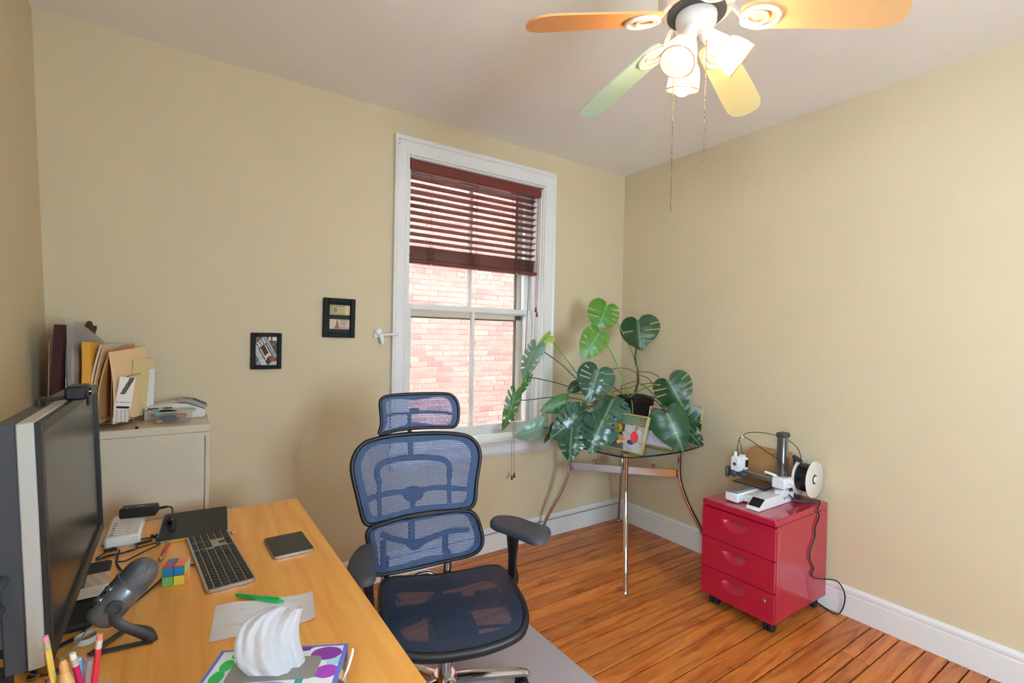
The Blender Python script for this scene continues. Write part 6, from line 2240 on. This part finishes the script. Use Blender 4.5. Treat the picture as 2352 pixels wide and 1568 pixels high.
# ================================================================ ON THE FILING CABINET
CT = 1.032
WIRE = MAT('chrome_wire', '#b0aca4', .2, 1)
rk = thing('file_sorter', 'chrome wire file sorter standing on the beige cabinet', 'file sorter', (-3.16, -.22, CT))
ys = -.31, -.13                                                 # near and far side of the rack
xs = [-3.235, -3.185, -3.14, -3.095, -3.05]
hts = [.345, .30, .262, .23, .20]
x_l = -3.285
hh = [.355] + hts
for k_, x in enumerate([x_l] + xs):
    h_ = hh[k_]
    y0, y1 = ys
    pts = [(x, y0, CT + .022), (x, y0, CT + h_ - .03), (x, y0 + .012, CT + h_), (x, y1 - .012, CT + h_), (x, y1, CT + h_ - .03), (x, y1, CT + .022)]
    ob('divider', MB().tube(pts, .0022, 8), WIRE, rk, True)
for y in ys:
    for z in (.022, .042):
        ob('base_rail', MB().tube([(x_l, y, CT + z), (-3.05, y, CT + z)] + ([(-3.03, y, CT + z), (-3.008, y - (.02 if y < -.2 else -.02), CT + .006)] if z > .03 else []), .002, 8), WIRE, rk, True)
    ob('rubber_foot', MB().box(-3.013, y - .026 if y < -.2 else y + .014, CT, -3.003, y - .014 if y < -.2 else y + .026, CT + .008, .002), RUBBER, rk, True)
    ob('rubber_foot', MB().box(x_l - .004, y - .005, CT, x_l + .005, y + .005, CT + .021, .002), RUBBER, rk, True)
def leaf_sheet(nm, label, cat, x_b, x_t, y0, y1, h, th, mat, bow=0, slant=0, z0=.024, grp=None, tops=None):
    """an upright folder or envelope: slab leaning from x_b (bottom) to x_t (top); y0 near edge, y1 far edge"""
    t = thing(nm, label, cat, ((x_b + x_t) / 2, (y0 + y1) / 2, CT + z0), group=grp)
    nz, ny = 12, 6
    mbb = MB()
    vs, fs = [], []
    for s in (0, 1):
        for j in range(nz + 1):
            for i in range(ny + 1):
                v, u = j / nz, i / ny
                x = x_b + (x_t - x_b) * v + bow * math.sin(math.pi * v) + th * s + slant * u
                hh_ = h if tops is None else h + tops * u
                vs.append((x, y0 + (y1 - y0) * u, CT + z0 + hh_ * v))
    m_ = (nz + 1) * (ny + 1)
    for s in (0, 1):
        for j in range(nz):
            for i in range(ny):
                a = s * m_ + j * (ny + 1) + i
                fs.append((a, a + 1, a + ny + 2, a + ny + 1))
    def strip(ids):
        for p, q in zip(ids, ids[1:]):
            fs.append((p, q, q + m_, p + m_))
    strip([j * (ny + 1) for j in range(nz + 1)])
    strip([j * (ny + 1) + ny for j in range(nz + 1)])
    strip(list(range(ny + 1)))
    strip([nz * (ny + 1) + i for i in range(ny + 1)])
    o = ob('sleeve', mbb.add(vs, fs), mat, t, True, angle=40)
    return t
MAROON = MAT('maroon_leatherette', '#3a1219', .6, bump=.15, bscale=300)
MANILA = MAT('manila_card', '#dcb884', .75)
GOLDE = MAT('golden_envelope', '#e0a238', .7)
CLEAR = GLASS('clear_folder', (.96, .95, .97), .7, haze=(.45, (.80, .76, .76)))
t = leaf_sheet('document_case', 'maroon flap document case, leftmost in the wire sorter', 'folder', -3.278, -3.262, -.335, -.06, .372, .03, MAROON)
ob('flap', MB().prism([(-.335, .33), (-.335, .376), (-.06, .376), (-.06, .36), (-.20, .30)], -3.2315, -3.2295, T=Matrix(((0, 0, 1, 0), (1, 0, 0, 0), (0, 1, 0, CT + .02), (0, 0, 0, 1)))), MAROON, t, True)
ob('round_tab', MB().cyl((-3.249, -.085, CT + .385), (-3.243, -.085, CT + .385), .03, .03, 20), MAROON, t, True)
t = leaf_sheet('plastic_folder', 'translucent plastic folder, tallest in the wire sorter', 'folder', -3.218, -3.226, -.335, -.06, .40, .02, CLEAR, tops=-.09)
for k_ in range(4):
    ob('page', MB().box(-3.214 + k_ * .0035, -.325, CT + .03, -3.2125 + k_ * .0035, -.08, CT + .30 - .01 * k_), MAT('page_tint', ['#d8c8c0', '#cdbcc4', '#dcd4cc', '#c8a890'][k_], .8), t, True)
leaf_sheet('padded_envelope', 'bright golden padded envelope in the wire sorter', 'envelope', -3.186, -3.180, -.335, -.10, .31, .026, GOLDE, bow=.004, tops=-.02)
leaf_sheet('manila_folder', 'manila folder bowed against the golden envelope', 'folder', -3.148, -3.118, -.33, -.09, .285, .004, MANILA, bow=-.012)
leaf_sheet('paper_sheaf', 'sheaf of loose papers between envelope and bowed folder', 'papers', -3.156, -3.128, -.325, -.09, .30, .006, MAT('loose_paper', '#d5c6b4', .8), bow=-.014)
leaf_sheet('paper_folder', 'wide tan folder in the middle slot of the wire sorter', 'folder', -3.132, -3.098, -.33, -.07, .275, .005, MAT('tan_folder', '#cf9f62', .75), bow=-.014)
leaf_sheet('cut_tab_folder', 'manila folder with a cut tab, front of the wire sorter', 'folder', -3.078, -3.094, -.35, -.06, .272, .005, MAT('pale_manila', '#e6c699', .75), bow=.008, tops=.015, slant=.03)
leaf_sheet('orange_folder', 'orange folder just behind the front manila folder', 'folder', -3.080, -3.096, -.32, -.075, .27, .003, MAT('orange_card', '#d98a52', .75), tops=.03)
leaf_sheet('cream_folder', 'cream folder fanned out at the right end of the sorter', 'folder', -3.066, -3.06, -.2, -.05, .235, .003, MAT('cream_card', '#dcc894', .75), slant=.03)
leaf_sheet('white_sheet', 'white sheet sticking out past the right end of sorter', 'paper', -3.058, -3.054, -.15, -.05, .19, .002, PAPER, slant=.026)
fl = thing('flyer', 'curled printed flyer tucked in the front of the wire sorter', 'flyer', (-3.05, -.335, CT))
def flyer_fn(u, v):
    if .40 < v < .47: return '#e8e2dc'
    if .30 < v < .345 and .1 < u < .9: return '#2c2622'
    if v > .62 and abs((u - .5) - (v - .75) * 1.2) < .16: return '#3a3632' if int((u + v) * 22) % 3 else '#9a948e'
    if v < .28: return '#cfc8c2' if int(u * 12 + v * 5) % 3 else '#b0a8a2'
    return '#e4ddd8'
Tf = Matrix.Translation(V((-3.048, -.335, CT + .115))) @ Matrix.Rotation(R(38), 4, 'Z') @ Matrix.Rotation(R(90), 4, 'X') @ Matrix.Rotation(R(-8), 4, 'Z')
printed('flyer_sheet', .052, .17, 22, 60, flyer_fn, PIC, fl, Matrix.Translation(-V(fl.location)) @ Tf)
vs, fs = text_verts("D'Addario", .0112)
ob('lettering', MB().add(vs, fs, T=Matrix.Translation(-V(fl.location)) @ Tf @ TM((0, -.0105, .0008))), BLACK, fl, recalc=False)

# the sorter stands a little askew: turn it and everything filed in it together
SORT_C = V((-3.165, -.22, 0))
for nm in ('file_sorter', 'document_case', 'plastic_folder', 'padded_envelope', 'manila_folder', 'paper_sheaf', 'paper_folder', 'cut_tab_folder', 'orange_folder', 'cream_folder', 'white_sheet', 'flyer'):
    o = D.objects[nm]
    o.location = SORT_C + Matrix.Rotation(R(-13), 3, 'Z') @ (V(o.location) - SORT_C)
    o.rotation_euler = (0, 0, R(-13))

# ---- food tub full of bits
tub = thing('plastic_tub', 'clear oval food tub holding odds and ends on the cabinet', 'tub', (-2.925, -.25, CT))
CLP = GLASS('tub_plastic', (.93, .95, .93), .8, haze=(.22, (.78, .80, .76)))
def oval(rx, ry, z, n=40):
    return [(rx * math.copysign(abs(math.cos(a)) ** .7, math.cos(a)), ry * math.copysign(abs(math.sin(a)) ** .7, math.sin(a)), z) for a in [2 * math.pi * j / n for j in range(n)]]
def loft(secs, cap0=True):
    mbb = MB()
    n = len(secs[0])
    vs = [p for s in secs for p in s]
    fs = []
    for q in range(len(secs) - 1):
        fs += [(q * n + k, q * n + (k + 1) % n, (q + 1) * n + (k + 1) % n, (q + 1) * n + k) for k in range(n)]
    if cap0:
        fs.append(list(range(n))[::-1])
    return mbb.add(vs, fs)
ob('tub_wall', loft([oval(.062, .042, .002), oval(.066, .046, .01), oval(.074, .054, .046)]), CLP, tub)
ob('tub_rim', loft([oval(.074, .054, .044), oval(.083, .063, .046), oval(.083, .063, .050), oval(.074, .054, .051), oval(.074, .054, .044)], False), GLASS('rim_plastic', (.9, .92, .88), .7, haze=(.5, (.8, .82, .76))), tub)
ob('black_disc', MB().lathe([(0, .006), (.03, .004), (.034, 0), (.03, -.004), (0, -.005)], 26, T=TM((-.012, .0, .043), 0, R(-18), R(6))), BLACK, tub)
ob('blue_bag', MB().sphere((-.048, .012, .036), .02, 12, 8, sc=(1, 1.2, .8)), MAT('blue_wrapper', '#6fa0bc', .4), tub)
ob('red_eraser', MB().box(.014, -.03, .02, .05, .0, .036, .004), MAT('red_rubber', '#c0605a', .6), tub)
ob('dark_bits', MB().sphere((-.01, 0, .016), .03, 14, 8, sc=(1.3, .9, .45)), MAT('slate_bits', '#39414a', .5), tub)
ob('yellow_wrapper', MB().sphere((-.045, -.03, .010), .012, 10, 6, sc=(1, 1, .6)), MAT('yellow_wrap', '#c98f3a', .5), tub)
ob('pen_clip', MB().box(-.03, .052, .05, .0, .056, .056, .001), CHROME, tub)

# ---- cordless phone lying behind the tub
cp_ = thing('cordless_phone', 'silver and white cordless telephone lying behind the tub', 'telephone', (-2.87, -.11, CT), R(-3))
PHW = MAT('phone_white', '#cfcac2', .35)
PHS = MAT('phone_silver', '#9b978e', .3, .5)
base_secs = []
ob('cradle', MB().prism([(-.15, 0), (.062, 0), (.07, .012), (.066, .034), (.0, .062), (-.06, .066), (-.15, .05)], -.06, .05, T=Matrix(((1, 0, 0, 0), (0, 0, 1, 0), (0, 1, 0, .002), (0, 0, 0, 1)))), PHW, cp_, angle=25)
hs = ob('handset', MB().prism([(-.035, .071), (.0, .066), (.068, .036), (.074, .043), (.07, .052), (.02, .078), (-.03, .082)], -.05, .02, T=Matrix(((1, 0, 0, 0), (0, 0, 1, 0), (0, 1, 0, .002), (0, 0, 0, 1)))), PHS, cp_, angle=25)
sl = math.atan2(.052 - .078, .05)
for k_ in range(5):
    ob('key_row', MB().box(-.0045, -.03, 0, .0045, .024, .002, .0008, T=Matrix.Translation(V((.024 + k_ * .0102, -.015, .0785 - k_ * .0053))) @ Matrix.Rotation(-sl, 4, 'Y')), BLACK, hs)
ob('earpiece', MB().sphere((-.005, -.015, .081), .014, 14, 8, sc=(1.4, 1, .35)), MAT('phone_grey_silver', '#7a7770', .3, .4), hs)
ob('cradle_slot', MB().box(-.14, -.061, .042, -.10, -.05, .052, .002), DGREY, cp_)
